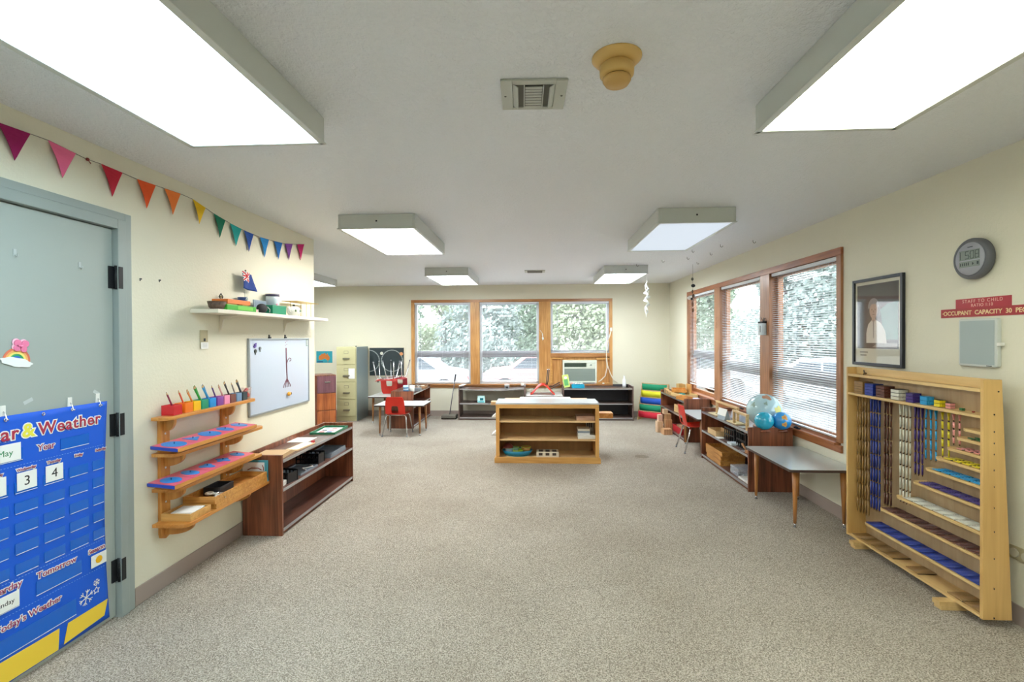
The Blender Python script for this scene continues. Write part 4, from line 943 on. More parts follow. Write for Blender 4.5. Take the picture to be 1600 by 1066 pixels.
t = put('white_sheet', 'large white sheet of paper in the middle of the left dark cabinet top', 'paper', -2.06, 4.06, TZ, .04); b = mb(); b.box(-.09, .09, -.0, .20, 0, .003); b.build('sheet', M_paper, t)
t.location = (-2.08, 4.06, TZ)
t = tray('green_tray', 'green plastic tray of paper pictures on the far end of the left dark cabinet', (-2.02, 4.58, TZ), .05, .24, .36, .02, mat('green_plastic', '#2d7a58', .4), .012, .004)
t = put('picture_sheet', 'sheet of small coloured pictures lying in the green tray', 'paper', -2.02, 4.58, TZ+.0045, .1); b = mb(); b.box(-.09, .09, -.13, .13, 0, .003); b.build('sheet', M_paper, t)
for k, c_ in enumerate(['#b04a5a', '#5a6aa8', '#4a4a4a', '#d08a9a', '#7aa0b8', '#a86a7a']): b = mb(); b.box(-.07+(k % 2)*.07, -.02+(k % 2)*.07, -.11+(k//2)*.08, -.06+(k//2)*.08, .003, .0036); b.build('picture', mat('pic'+c_[1:], c_, .6), t)
def lattice(name, label, x, y, z, rot, L_=.24, h=.10, w_=.06):
    """black letter tray with rounded windows along its side"""
    t = thing(name, label, 'black rack', (x, y, z), rot); n = 5; p = L_/n
    for s in (-1, 1):
        b = mb(); xx = s*w_/2
        for k in range(n+1): yy = -L_/2+k*p; b.box(xx-.003, xx+.003, yy-.004, yy+.004, 0, h)
        for zz in (0, h/2-.004, h-.008): b.box(xx-.003, xx+.003, -L_/2, L_/2, zz, zz+.008)
        for k in range(n):
            for zz in (h/2-.004, h-.008):
                yy = -L_/2+(k+.5)*p
                b.prism([(yy-p/2+.003, zz), (yy-p/2+.003, zz-.016), (yy-p/4, zz-.005), (yy+p/4, zz-.005), (yy+p/2-.003, zz-.016), (yy+p/2-.003, zz)], xx-.0028, xx+.0028, 'x')
        b.build('side_lattice', M_black, t)
    b = mb(); b.box(-w_/2, w_/2, -L_/2, L_/2, 0, .004); b.box(-w_/2, w_/2, -L_/2, -L_/2+.004, .004, h*.9); b.build('base', M_black, t)
    return t
MZ = .3455
lattice('letter_rack', 'black lattice rack holding white paper at the near end of the left cabinet shelf', -1.99, 3.66, MZ, PI/2-.15, .17, .085, .12)
t = put('paper_stack', 'white paper lying in front of the black rack on the left cabinet shelf', 'paper', -1.99, 3.60, MZ+.005, .1); b = mb(); b.box(-.05, .07, -.06, .04, 0, .035); b.build('sheets', M_paper, t)
t.location = (-1.99, 3.545, MZ)
t = tray('grey_tray', 'flat grey tray with white cord in the middle of the left cabinet shelf', (-2.02, 3.96, MZ), 0, .2, .30, .014, mat('grey_tray', '#7d8894', .35), .008, .004)
t = put('cord_bundle', 'tangle of white cord lying in the flat grey tray', 'cord', -1.97, 4.0, MZ+.0045); b = mb(); b.tube([(.03*math.cos(k*.8), -.07+.016*k, .005+.003*math.sin(k*2.1)) for k in range(12)], .005, 6); b.build('cord', M_paper, t)
lattice('letter_rack', 'black lattice rack past the flat grey tray on the left cabinet shelf', -2.04, 4.22, MZ, PI/2, .20, .095, .12)
for k in range(3):
    t = tray('grey_tray', ['lowest', 'middle', 'top'][k]+' of three thin grey trays stacked at the far end of the left cabinet shelf', (-2.03, 4.55, MZ+k*.0145), .02*k, .22, .36, .014, mat('grey_tray', '#7d8894', .35), .008, .004)
# ================================================================== BACK AREA
# ---------------------------------------------------------------- child chair and table builders
def chair_parts(t, plastic, hole=True):
    # faces +y, back at -y; shell as a curved sheet
    prof = [(.165, .318), (.15, .330), (.08, .326), (.0, .318), (-.08, .316), (-.135, .322), (-.160, .345), (-.172, .39), (-.180, .45), (-.190, .52), (-.198, .575), (-.199, .592)]
    wd = [.15, .168, .172, .172, .168, .158, .150, .150, .148, .142, .128, .112]
    b = mb(); g = []; N = 12
    for (y, z), w_ in zip(prof, wd):
        row = []
        for j in range(N+1):
            u = -1+2*j/N; back = z > .34
            dy = .020*u*u if back else 0; dz = (.014*abs(u)**3 if not back else 0)
            row.append(b.bm.verts.new((u*w_, y+dy, z+dz)))
        g.append(row)
    for i in range(len(g)-1):
        for j in range(N):
            if hole and 6 <= i <= 7 and 4 <= j <= 7: continue
            f = b.bm.faces.new([g[i][j], g[i][j+1], g[i+1][j+1], g[i+1][j]]); f.smooth = True
    o = b.build('seat_shell', plastic, t, solid=.006)
    k = o.modifiers.new('smooth', 'SUBSURF'); k.levels = 1; k.render_levels = 2
    for s in (-1, 1):
        for (y1_, x1_, y0_) in ((.19, .175, .10), (-.185, .185, -.10)):
            b = mb(); b.tube([(s*.10, y0_*.9, .306), (s*.135, y0_, .304), (s*.150, y0_*1.08, .285), (s*x1_, y1_, .012)], .0095, 8); b.build('leg', M_chrome, t)
            b = mb(); b.rod((s*x1_, y1_, 0), (s*x1_, y1_, .02), .012, n=10); b.build('foot_cap', mat('grey_rubber', '#8d9094', .5), t)
    b = mb(); b.rod((-.10, -.09, .306), (.10, -.09, .306), .008, n=8); b.rod((-.10, .09, .306), (.10, .09, .306), .008, n=8); b.build('under_frame', M_chrome, t)
def child_chair(label, loc, rot, plastic=None, group=None):
    t = thing('child_chair', label, 'chair', loc, rot, group); chair_parts(t, plastic or M_red); return t
def child_table(label, x0_, x1_, y0_, y1_, h=.46, legm=None, splay=.05, top=None, angle=0, feet='metal'):
    t = thing('child_table', label, 'table', ((x0_+x1_)/2, (y0_+y1_)/2, 0), angle); hx, hy = (x1_-x0_)/2, (y1_-y0_)/2
    r = .018; pts = []
    for sx, sy, a0 in ((1, 1, 0), (-1, 1, PI/2), (-1, -1, PI), (1, -1, 3*PI/2)):
        for k in range(4): a = a0+k*PI/6; pts.append((sx*(hx-r)+r*math.cos(a), sy*(hy-r)+r*math.sin(a)))
    b = mb(); b.prism(pts, h-.003, h, 'z'); b.build('laminate_top', top or M_greytop, t)
    b = mb(); b.prism([(p[0]*.999, p[1]*.999) for p in pts], h-.022, h-.0032, 'z'); b.build('table_edge', mat('dark_table_edge', '#4c3a34', .5), t)
    for sx in (-1, 1):
        for sy in (-1, 1):
            xt, yt = sx*(hx-.075-.0), sy*(hy-.075); xb, yb = sx*(hx-.075+splay*.1), sy*(hy-.075+splay*.1)
            b = mb(); b.rod((xt, yt, h-.0225), (xb, yb, .03), .022, .011, 14); b.build('leg', legm or wood('leg_wood', '#8d5527', '#bd8248', .4, 'Z', 10, .2), t)
            b = mb(); b.rod((xb, yb, 0), (xb, yb, .004), .014, n=12); b.rod((xb, yb, .004), (xb, yb, .0305), .008, n=10); b.build('glide', M_chrome, t)
    return t
child_table('white-topped child table with wooden legs behind the red chair, near the left back window', -2.43, -1.68, 7.03, 7.57, top=mat('pale_table_top', '#d5dad8', .3))
child_chair('red plastic child chair with its back to the camera at the white-topped table', (-2.10, 7.17, 0), .0)
child_table('narrow white-topped table carrying two upturned red chairs beside the filing cabinet', -2.89, -2.385, 8.06, 8.84, top=mat('pale_table_top', '#d5dad8', .3))
TT = .4603
child_chair('upturned orange red chair, its legs in the air, nearest the filing cabinet', (-2.62, 8.265, TT+.596), (PI, 0, .04))
c2 = thing('child_chair', 'upturned crimson chair standing behind the orange red one on the narrow table', 'chair', (-2.56, 8.645, TT+.596), (PI, 0, -.12)); chair_parts(c2, mat('crimson_plastic', '#cc2433', .3, coat=.2))
# ---------------------------------------------------------------- cabinets along the back
cabinet('dark wood cabinet standing end-on between the white-topped tables, cups and scissors on it', -2.355, -1.985, 7.635, 8.86, .60, '+x', mid=.345)
M_gl = wood('grey_brown_laminate', '#57443e', '#75605a', .35, 'X', 5)
cabinet('open-backed low cabinet with a sagging top under the middle back window', -1.385, -.20, 8.44, 8.85, .60, '-y', back=False, mm=(M_gl, M_gl, None), sag=.022, mid=.30)
M_ch = mat('charcoal_board', '#393a40', .5, var=.1)
cabinet('low cabinet with a charcoal back under the air conditioner window', .46, 1.685, 8.44, 8.86, .60, '-y', mm=(M_gl, M_gl, M_ch), mid=.30)
child_table('white-topped table between the two back cabinets carrying one upturned red chair', -.185, .445, 8.19, 8.80, top=mat('pale_table_top', '#d5dad8', .3))
# upside-down chair with black legs
M_redb = mat('red_shell_bright', '#e4372a', .3, coat=.2)
t = thing('child_chair', 'upturned red chair with black legs on the table in front of the back window', 'chair', (.10, 8.50, TT), 0)
b = mb(); g = []; N = 14
arch = [(-.21, .01), (-.17, .05), (-.12, .11), (-.07, .165), (-.02, .195), (.02, .198), (.07, .175), (.12, .12), (.17, .06), (.215, .012)]
for x, z in arch:
    g.append([b.bm.verts.new((x*(1-.0*abs(j-3)), -.16+.30*j/6, z-.012*abs(j-3)**1.4*.5)) for j in range(7)])
for i in range(len(g)-1):
    for j in range(6):
        f = b.bm.faces.new([g[i][j], g[i+1][j], g[i+1][j+1], g[i][j+1]]); f.smooth = True
for v in b.bm.verts: v.co.z = max(v.co.z, .006)
o = b.build('seat_shell', M_redb, t, solid=.008)
M_bp = mat('black_painted_tube', '#3c2f2c', .35)
for dx in (-.012, .014): b = mb(); b.tube([(.07+dx, -.05+dx*3, .16), (.085+dx, -.05+dx*3, .22), (.105+dx, -.05, .43)], .009, 8); b.build('leg', M_bp, t)
b = mb(); b.rod((.105-.012, -.05, .425), (.105-.012, -.05, .445), .012); b.rod((.119, -.05, .425), (.119, -.05, .445), .012); b.build('foot_cap', M_chrome, t)
for dz in (0, .03): b = mb(); b.tube([(.12, -.04, .14-dz*.8), (.16, -.04, .135-dz), (.31, -.06, .215-dz*1.2)], .009, 8); b.build('leg', M_bp, t)
# ---------------------------------------------------------------- filing cabinets, chalkboard, map
M_fc = mat('putty_enamel', '#c3be93', .4); M_fcs = mat('side_window_sheen', '#9fb0b4', .28, .35)  # side is the same enamel; its blue-grey paints in reflected window light
t = thing('filing_cabinet', 'beige four-drawer metal filing cabinet with window reflection painted on its side', 'filing cabinet', (-3.345, 8.30, 0)); Wc, Hc_ = .365, 1.31; hx = Wc/2
box(-hx, hx-.006, 0, .56, 0, Hc_).build('body', M_fc, t, .004); box(hx-.0055, hx, .0, .56, 0, Hc_).build('side_panel', M_fcs, t)
for k in range(4):
    z0_ = .09+k*.303; dr = box(-hx+.012, hx-.014, -.018, -.0005, z0_, z0_+.292).build('drawer', M_fc, t, .003)
    b = mb(); b.box(-.06, .05, -.026, -.018, z0_+.095, z0_+.118); b.box(-.06, .05, -.036, -.026, z0_+.090, z0_+.098); b.box(.052, .06, -.024, -.018, z0_+.095, z0_+.12); b.build('handle', mat('satin_handle', '#8d8a76', .3, .5), dr)
    b = mb(); b.box(-.04, .04, -.0205, -.018, z0_+.19, z0_+.24); b.build('label_frame', mat('satin_handle', '#8d8a76', .3, .5), dr); b = mb(); b.box(-.034, .034, -.0215, -.0205, z0_+.196, z0_+.234); b.build('label_card', M_fc, dr)
box(-.05+.09, .15, -.0195, -.0183, .75, .93).build('paper_note', M_paper, t)
mb().ball((hx-.02, .02, Hc_+.008), .012).build('lid_knob', M_black, t)
t = thing('wooden_cabinet', 'reddish wood three-drawer cabinet turned askew beyond the end of the left wall', 'cabinet', (-3.52, 7.87, 0), .60)
M_rw = wood('reddish_wood', '#8f4824', '#c9743c', .3, 'Z', 8, .3)
box(-.185, .155, .001, .44, 0, .845).build('body', M_dark, t, .003)
for z0_, z1_ in ((.03, .25), (.26, .54), (.55, .83)):
    dr = box(-.15, .15, -.018, -.0, z0_, z1_).build('drawer', M_rw if z0_ < .5 else wood('purple_lit_wood', '#6d4450', '#8d6068', .3, 'Z', 8, .3), t, .003)  # top drawer is the same wood, purple light on it put into the colour
    if z0_ > .5: b = mb(); b.box(-.03, .06, -.030, -.018, .72, .74); b.build('handle', M_chrome, dr)
t = thing('chalkboard', 'dark chalkboard with faint chalk circles hung on the back wall right of the filing cabinet', 'chalkboard', (-3.15, D, .745)); Wk, Hk = .68, .545
box(.012, Wk-.012, -.012, -.001, .012, Hk-.012).build('panel', mat('slate_board', '#2e3a3d', .7, var=.25, vscale=12), t)
b = mb(); b.box(0, Wk, -.016, -.001, Hk-.012, Hk); b.box(0, Wk, -.03, -.001, 0, .012); b.box(0, .012, -.016, -.001, .012, Hk-.012); b.box(Wk-.012, Wk, -.016, -.001, .012, Hk-.012); b.build('frame', mat('cream_frame', '#d8d2ba', .5), t)
M_chalk = mat('chalk', '#a9b5b0', .9)
for cx_, r in ((.0, .20), (.44, .20)):
    b = mb()
    for k in range(64):
        a = 2*PI*k/64; x = cx_+r*math.cos(a); z = .29+r*math.sin(a)
        if .015 < x < Wk-.015: b.box(x-.010, x+.010, -.0128, -.0122, z-.006, z+.006)
    b.build('chalk_circle', M_chalk, t)
t = thing('round_sticker', 'white round sticker on the chalkboard', 'sticker', (-3.15+.245, D-.0125, .745+.43)); mb().rod((0, 0, 0), (0, -.004, 0), .03, n=20).build('disc', mat('sticker_white', '#d9dccb', .5), t)
t = thing('round_sticker', 'orange round sticker at the top right corner of the chalkboard', 'sticker', (-3.15+.62, D-.0165, .745+.42)); mb().rod((0, 0, 0), (0, -.004, 0), .032, n=20).build('disc', mat('sticker_orange', '#e2a06a', .5), t)
t = thing('world_map_card', 'small map card of an orange land on turquoise sea on the back wall', 'map', (-4.165, D, 1.0))
box(0, .31, -.003, -.001, 0, .218).build('sheet', mat('sea_turquoise', '#2fa3b5', .6), t)
AU = [(.05, .06), (.045, .10), (.06, .135), (.09, .15), (.11, .175), (.135, .165), (.15, .185), (.175, .18), (.18, .155), (.20, .15), (.212, .185), (.225, .15), (.25, .12), (.262, .085), (.25, .055), (.225, .04), (.2, .05), (.185, .07), (.155, .078), (.12, .06), (.085, .05)]
b = mb(); b.prism(AU, -.0045, -.003, 'y'); b.build('land', mat('land_orange', '#d07a35', .6), t)
b = mb(); b.prism([(.21, .022), (.235, .022), (.228, .008), (.216, .008)], -.0045, -.003, 'y'); b.build('island', mat('land_orange', '#d07a35', .6), t)
b = mb(); b.box(.02, .13, -.0045, -.003, .01, .03); b.build('legend', mat('legend_blue', '#1e4f7c', .6), t)
t = thing('wall_outlet', 'small brown round socket on the back wall below the chalkboard', 'socket', (-2.98, D, .645)); mb().rod((0, -.001, 0), (0, -.012, 0), .02, n=16).build('plate', mat('brown_plate', '#7c7463', .5), t)
# ---------------------------------------------------------------- items on the end-on cabinet
CT = .5605
t = thing('cup', 'tall pale blue striped cup at the near end of the end-on cabinet', 'cup', (-2.13, 7.72, CT)); mb().lathe([(0, 0), (.04, 0), (.042, .13), (.038, .13), (.036, .006), (0, .006)], n=20).build('body', mat('pale_blue_cup', '#a9cfe0', .4), t)
b = mb(); b.lathe([(.0415, .03), (.0425, .031), (.0425, .05), (.0415, .051)], n=20); b.lathe([(.0422, .08), (.0432, .081), (.0432, .10), (.0422, .101)], n=20); b.build('stripe', mat('blue_stripe', '#3f78a8', .4), t)
t = thing('cup', 'white cup beside the pale blue striped cup on the end-on cabinet', 'cup', (-2.05, 7.80, CT)); mb().lathe([(0, 0), (.038, 0), (.042, .12), (.038, .12), (.034, .006), (0, .006)], n=20).build('body', M_white, t)
t = thing('scissors_rack', 'wire rack of grey scissors behind the cups on the end-on cabinet', 'rack', (-2.07, 8.08, CT))
b = mb(); b.box(-.10, .10, -.07, .07, 0, .05); b.build('block', mat('rack_grey', '#8e959c', .4, .4), t, .003)
for i in range(4):
    for j in range(2):
        b = mb(); x, y = -.075+.05*i, -.035+.07*j
        for s in (-1, 1): b.tube([(x+s*.010+.009*math.cos(a), y, .085+.012*math.sin(a)) for a in [2*PI*k/10 for k in range(10)]], .003, 5, True)
        b.rod((x, y, .05), (x, y, .078), .003, n=6); b.build('scissors', [M_blackm, M_chrome][(i+j) % 2], t)
t = tray('wicker_basket', 'shallow brown basket of papers at the window end of the end-on cabinet', (-2.12, 8.55, CT), .1, .30, .30, .045, wood('wicker', '#7d5a40', '#b98e66', .7, 'X', 30), .014, .006, 'basket')
t = thing('paper_pile', 'loose papers lying in the shallow brown basket', 'paper', (-2.12, 8.55, CT+.0065), .3); b = mb(); b.box(-.09, .1, -.08, .1, 0, .03); b.build('sheets', mat('cream_paper', '#e3d3bb', .7), t)
t = thing('poster_tube', 'grey standing picture card inside the lower shelf of the end-on cabinet', 'card', (-2.10, 7.85, .0505), .3)
t.name = 'picture_card'; b = mb(); b.box(-.06, .06, -.003, .003, 0, .26); b.build('sheet', mat('card_cream', '#d9cfae', .6), t); b = mb(); b.box(-.045, .045, -.0036, -.003, .03, .16); b.build('picture', mat('card_gold', '#b99a55', .6), t)
# ---------------------------------------------------------------- floor sweeper
t = thing('carpet_sweeper', 'carpet sweeper with a long grey handle leaning at the back wall between cabinets', 'sweeper', (-1.575, 8.60, 0))
box(-.13, .13, -.11, .11, .02, .075).build('head', mat('sweeper_grey', '#6f6a60', .5), t, .012); 
for s in (-1, 1):
    for q in (-1, 1): b = mb(); b.rod((q*.118, s*.07, .03), (q*.132, s*.07, .03), .03, n=16); b.build('wheel', M_black, t)
b = mb(); b.rod((-.0, .0, .0755), (.075, .12, .66), .008, n=10); b.build('handle_tube', mat('grey_tube', '#76757a', .4, .5), t); b = mb(); b.rod((.075, .12, .66), (.09, .145, .79), .014, n=10); b.build('grip', M_black, t)
# ---------------------------------------------------------------- things on the sagging cabinet
t = thing('digital_timer', 'small white and turquoise clock on the middle shelf of the open-backed cabinet', 'clock', (-.99, 8.52, .3005)); b = mb(); b.prism([(-.07, 0), (.07, 0), (.062, .125), (-.062, .125)], -.02, .03, 'y'); b.build('case', mat('aqua_white', '#c7eeee', .35), t, .004)
box(-.02, .04, -.022, -.0202, .045, .085).build('screen', mat('teal_screen', '#1c7a86', .2), t); box(-.055, .055, -.0215, -.0202, .008, .035).build('aqua_panel', mat('aqua_panel', '#6fd0dc', .4), t)
t = thing('desk_lamp', 'small silver kitchen scale with a flat pan on the sagging cabinet under the middle window', 'scale', (-.53, 8.55, .5435)); t.name = 'kitchen_scale'
b = mb(); b.box(-.04, .04, -.03, .03, 0, .055); b.build('body', mat('silver_plastic', '#aab0b8', .3, .4), t, .004); b = mb(); b.lathe([(0, .056), (.045, .06), (.05, .075), (0, .066)], n=20); b.build('pan', M_white, t); box(-.022, .022, -.032, -.0302, .012, .045).build('dial', M_ink, t)
for s, l, x in ((-1, 'white book lying across the left end of the sagging cabinet top', -1.355), (1, 'white box at the right end of the sagging cabinet top', -.225)):
    t = thing('white_box' if s > 0 else 'white_book', l, 'box' if s > 0 else 'book', (x+(.02 if s < 0 else -.03), 8.62, .6005), .1*s); b = mb()
    b.box(-.035, .035, -.15, .15, 0, .012) if s < 0 else b.box(-.03, .03, -.03, .03, 0, .04); b.build('cover', M_white, t, .001)
# things on the right back cabinet
t = thing('tissue_box', 'turquoise tissue box with white tissues on the cabinet under the air conditioner', 'tissue box', (.73, 8.56, .5605)); b = mb(); b.box(-.11, .11, -.06, .06, 0, .065); b.build('box', mat('turquoise_card', '#12a3c8', .5), t, .002)
b = mb(); g = [[b.bm.verts.new((-.09+.18*i/8, -.045+.09*j/5, .066+.022*abs(math.sin(i*1.7+j*2.3)))) for j in range(6)] for i in range(9)]
for i in range(8):
    for j in range(5): f = b.bm.faces.new([g[i][j], g[i+1][j], g[i+1][j+1], g[i][j+1]]); f.smooth = True
b.build('tissues', M_paper, t, solid=.002)
t = thing('picture_book', 'green and yellow picture book standing open beside the turquoise tissue box', 'book', (.545, 8.60, .5605), (0, 0, .0)); t.rotation_euler = (-.18, -.12, .3)
b = mb(); b.box(-.06, .06, 0, .012, .008, .235); b.build('cover', mat('lime_cover', '#cfe07a', .5), t, .001); b = mb(); b.box(-.04, .035, -.001, -.0002, .04, .15); b.build('green_picture', mat('leaf_print', '#63b26a', .5), t); b = mb(); b.ball((.0, -.001, .18), .03, (1, .05, .8)); b.build('white_picture', M_paper, t)
t = thing('spray_bottle', 'slim white bottle at the right end of the cabinet under the air conditioner', 'bottle', (1.555, 8.62, .5605)); mb().lathe([(0, 0), (.032, 0), (.034, .05), (.03, .14), (.014, .165), (.013, .2), (0, .2)], n=20).build('body', mat('bottle_white', '#e7edf3', .35), t)
b = mb(); b.box(-.02, .014, -.008, .008, .2, .215); b.build('nozzle', M_white, t)
t = thing('door_stop', 'small black wedge beside the white bottle on the right back cabinet', 'wedge', (1.625, 8.65, .5605)); b = mb(); b.prism([(-.03, 0), (.03, 0), (-.03, .03)], -.02, .02, 'y'); b.build('wedge', M_black, t)
# ---------------------------------------------------------------- central bookcase and the open rack behind it
bx0, bx1, by0, by1, bh = -.475, .718, 5.585, 5.99, .70
t = thing('bookcase', 'low honey oak bookcase with two inner shelves standing alone in the middle of the carpet', 'bookcase', (.12, 5.585, 0)); hx = .597
b = mb(); b.box(-hx, -hx+.028, .0, .40, .0, bh-.018); b.build('side_panel', M_oakZ, t, .002); b = mb(); b.box(hx-.028, hx, .0, .40, .0, bh-.018); b.build('side_panel', M_oakZ, t, .002)
box(-hx+.028, hx-.028, .385, .398, .03, bh-.02).build('back_panel', wood('hardboard_back', '#a07c50', '#b88f60', .7, 'Z', 3), t)
box(-hx-.003, hx+.003, -.006, .402, bh-.0175, bh).build('laminate_top', mat('pale_blue_top', '#c9cfd6', .2), t, .002)
b = mb(); b.box(-hx, hx, -.012, -.0005, bh-.062, bh-.018); b.build('top_rail', M_oak, t, .002)
for s in (-1, 1): b = mb(); b.box(min(s*hx, s*(hx-.042)), max(s*hx, s*(hx-.042)), -.012, -.0005, .075, bh-.0625); b.build('stile', M_oakZ, t, .002)
for z in (.275, .488): box(-hx+.0285, hx-.0285, .004, .384, z-.018, z).build('shelf_board', wood('pale_shelf', '#d8b07a', '#e9c896', .5, 'X', 6), t, .001)
b = mb(); b.box(-hx+.0285, hx-.0285, .0, .384, .042, .058); b.build('bottom_board', wood('pale_shelf', '#d8b07a', '#e9c896', .5, 'X', 6), t)
b = mb(); b.prism([(-hx-.018, 0), (hx+.018, 0), (hx+.018, .05), (hx+.002, .072), (-hx-.002, .072), (-hx-.018, .05)], -.022, -.0125, 'y'); b.build('base_moulding', M_oak, t, .002)
for s in (-1, 1): b = mb(); b.box(min(s*(hx+.001), s*(hx+.018)), max(s*(hx+.001), s*(hx+.018)), -.0124, .40, 0, .055); b.build('base_moulding', M_oak, t, .002)
def bk(name, label, cat, x, y, z, rot=0): return thing(name, label, cat, (x, y, z), rot)
t = bk('wooden_box', 'flat pinkish wooden box at the right end of the top shelf of the oak bookcase', 'box', .575, 5.74, .4885); box(-.11, .10, -.10, .10, 0, .048).build('body', wood('pinkish_wood', '#a8836a', '#cfa98f', .6, 'X', 14), t, .002); b = mb(); b.box(-.111, .101, -.101, .101, .030, .032); b.build('lid_line', M_dark, t)
t = bk('book', 'white book lying lowest at the right end of the oak bookcase middle shelf', 'book', .59, 5.72, .2755); box(-.11, .09, -.10, .10, 0, .04).build('cover', M_white, t, .002)
t = bk('book', 'grey striped flat box resting on the white book in the oak bookcase', 'box', .55, 5.73, .316); t.name = 'flat_box'
for k in range(3): box(-.07, .07, -.08, .08, k*.024, k*.024+.022).build('layer', [M_white, mat('slate_box', '#8a98a4', .5), mat('cream_box', '#dcd6c4', .5)][k], t, .001)
t = bk('photo_card', 'dark framed card standing behind the white boxes at the right end of the middle shelf', 'card', .645, 5.86, .2755); box(-.05, .045, 0, .008, 0, .175).build('frame', mat('card_grey', '#b9b3a6', .5), t); b = mb(); [b.box(-.035+k*.022, -.020+k*.022, -.001, -.0002, .09, .16) for k in range(3)]; b.build('dark_stripes', mat('stripe_dark', '#5a5048', .6), t)
t = bk('plastic_basin', 'blue oval basin of bowls on the bottom shelf of the oak bookcase', 'basin', -.235, 5.72, .0585)
mb().lathe([(0, 0), (.75, 0), (1.0, .065), (.94, .065), (.70, .008), (0, .008)], n=36, mx=Matrix.Diagonal((.185, .115, 1, 1))).build('body', mat('basin_blue', '#1c83a8', .35), t)
for (dx, dy, r, h_, c_, l, dz) in ((-.10, .02, .045, .07, '#b9d8ea', 'pale blue beaker in the left part of the blue basin', 0), (.01, -.02, .065, .035, '#8fbf3a', 'green ring bowl in the middle of the blue basin', .02), (.105, .03, .06, .05, '#c08a4a', 'orange brown bowl at the right of the blue basin', .03), (-.03, .055, .05, .07, '#7fa9a0', 'grey green bowl at the back of the blue basin', .0)):
    q = bk('bowl', l, 'bowl', -.235+dx, 5.72+dy, .067+dz); m_ = mat('bowl'+c_[1:], c_, .4); mb().lathe([(0, 0), (r*.75, 0), (r, h_), (r*.9, h_), (r*.66, .008), (0, .008)], n=24).build('body', m_, q)
    b = mb(); b.lathe([(r*.9, h_), (r*1.02, h_+.001), (r*1.02, h_+.006), (r*.9, h_+.006)], n=24); b.build('rim', mat('rim_lime', '#c9d84a', .4), q)
t = bk('bowl', 'dark red bowl upturned on top of the pale blue beaker in the basin', 'bowl', -.345, 5.745, .143); mb().lathe([(.06, 0), (.058, .015), (.035, .045), (0, .05), (0, .044), (.03, .04), (.05, .01), (.055, 0)], n=24).build('body', mat('maroon_bowl', '#6f2a24', .35), t)
t = bk('printed_box', 'white box with three dark printed pictures on the bottom shelf of the oak bookcase', 'box', .125, 5.70, .0585); box(-.13, .13, -.085, .085, 0, .058).build('body', mat('cream_box2', '#dcd2bd', .6), t, .002)
for k in range(3): b = mb(); b.box(-.105+k*.08, -.06+k*.08, -.0862, -.0852, .022, .052); b.box(-.105+k*.08, -.055+k*.08, -.05, .05, .058, .0588); b.build('print', mat('print_dark', '#4a3f38', .6), t)
rk = thing('storage_rack', 'open metal-post rack back to back with the oak bookcase, a white board on top', 'rack', (.12, 6.02, 0))
for s in (-1, 1):
    for y in (.01, .37): b = mb(); b.rod((s*.50, y, 0), (s*.50, y, .655), .010, n=8); b.build('post', M_blackm, rk)
for z in (.22, .44, .60): box(-.52, .52, 0, .38, z-.012, z).build('shelf_board', M_oak, rk)
t = thing('white_board', 'white board lying on the rack behind the oak bookcase top', 'board', (.115, 6.22, .655)); t.location = (.11, 6.25, .6555)
box(-.33, .33, -.14, .12, 0, .018).build('board', M_white, t, .002); rk2 = box(-.54, .54, -.0, .38, .6552-.012, .6552).build('top_board', M_oak, rk)
for (nm, l, x, z, sx, hz, m_) in (('wooden_tray', 'pale wooden tray end sticking out left of the oak bookcase at the top', -.42, .6005, .165, .041, M_beech), ('paper_stack', 'white paper sticking out left of the oak bookcase on the middle rack shelf', -.40, .4405, .175, .05, M_paper), ('paper_stack', 'white paper over a black sheet sticking out lowest, left of the oak bookcase', -.40, .2205, .175, .045, M_paper)):
    t = thing(nm, l, 'tray' if nm[0] == 'w' else 'paper', (x, 6.16, z)); 
    if nm[0] == 'w': box(-sx, sx, -.07, .07, 0, hz).build('body', m_, t, .002)
    else:
        b = mb(); b.prism([(-sx, .006), (sx, .006), (sx, hz), (-sx+.05, hz)], -.09, .09, 'y'); b.build('sheets', m_, t); b = mb(); b.box(-sx-.003, sx, -.09, .09, 0, .005); b.build('black_sheet', M_black, t)
t = thing('wooden_box', 'orange wooden box sticking out right of the oak bookcase', 'box', (.735, 6.15, .4405)); box(-.20, .22, -.08, .08, 0, .065).build('body', M_pine, t, .002); box(-.19, .21, -.07, .07, .065, .067).build('lid', M_pine, t)
# ---------------------------------------------------------------- cords by the air conditioner
t = thing('cord_cleat', 'small white cord knob tied on the window post left of the air conditioner window', 'cord', (.11, D-.02, 1.53)); b = mb(); b.tube([(-.0, -.012, .0), (.004, -.018, -.05), (.02, -.018, -.10), (.006, -.02, -.12), (-.004, -.016, -.07)], .009, 8); b.tube([(-.045, -.008, .06), (-.02, -.012, .035), (0, -.012, .0)], .004, 6); b.build('cord', M_white, t)
t = thing('power_cord', 'white cord looping down the right side of the air conditioner window', 'cord', (0, D-.03, 0)); M_cord = mat('cord_white', '#e6dccb', .5)
b = mb(); b.tube([(1.362, -.01, 1.58), (1.34, -.02, 1.50), (1.30, -.02, 1.38), (1.275, -.02, 1.2), (1.272, -.03, 1.06), (1.285, -.03, .9), (1.25, -.03, .75), (1.17, -.035, .67), (1.13, -.030, .645)], .010, 8); b.build('loop', M_cord, t)
b = mb(); b.tube([(1.272, -.03, 1.10), (1.29, -.03, .95), (1.34, -.035, .80), (1.40, -.035, .68), (1.47, -.03, .62)], .009, 8); b.build('tail', M_cord, t)
b = mb(); b.box(1.345, 1.378, -.02, .01, 1.57, 1.635); b.build('plug', M_white, t, .004)
t = thing('white_scrap', 'crumpled white scrap on the sill right of the air conditioner', 'paper', (1.22, D-.035, BZ0+.0705)); 
b = mb(); b.ball((0, 0, .014), .014, (1.6, .8, 1), 12); b.build('scrap', M_paper, t)
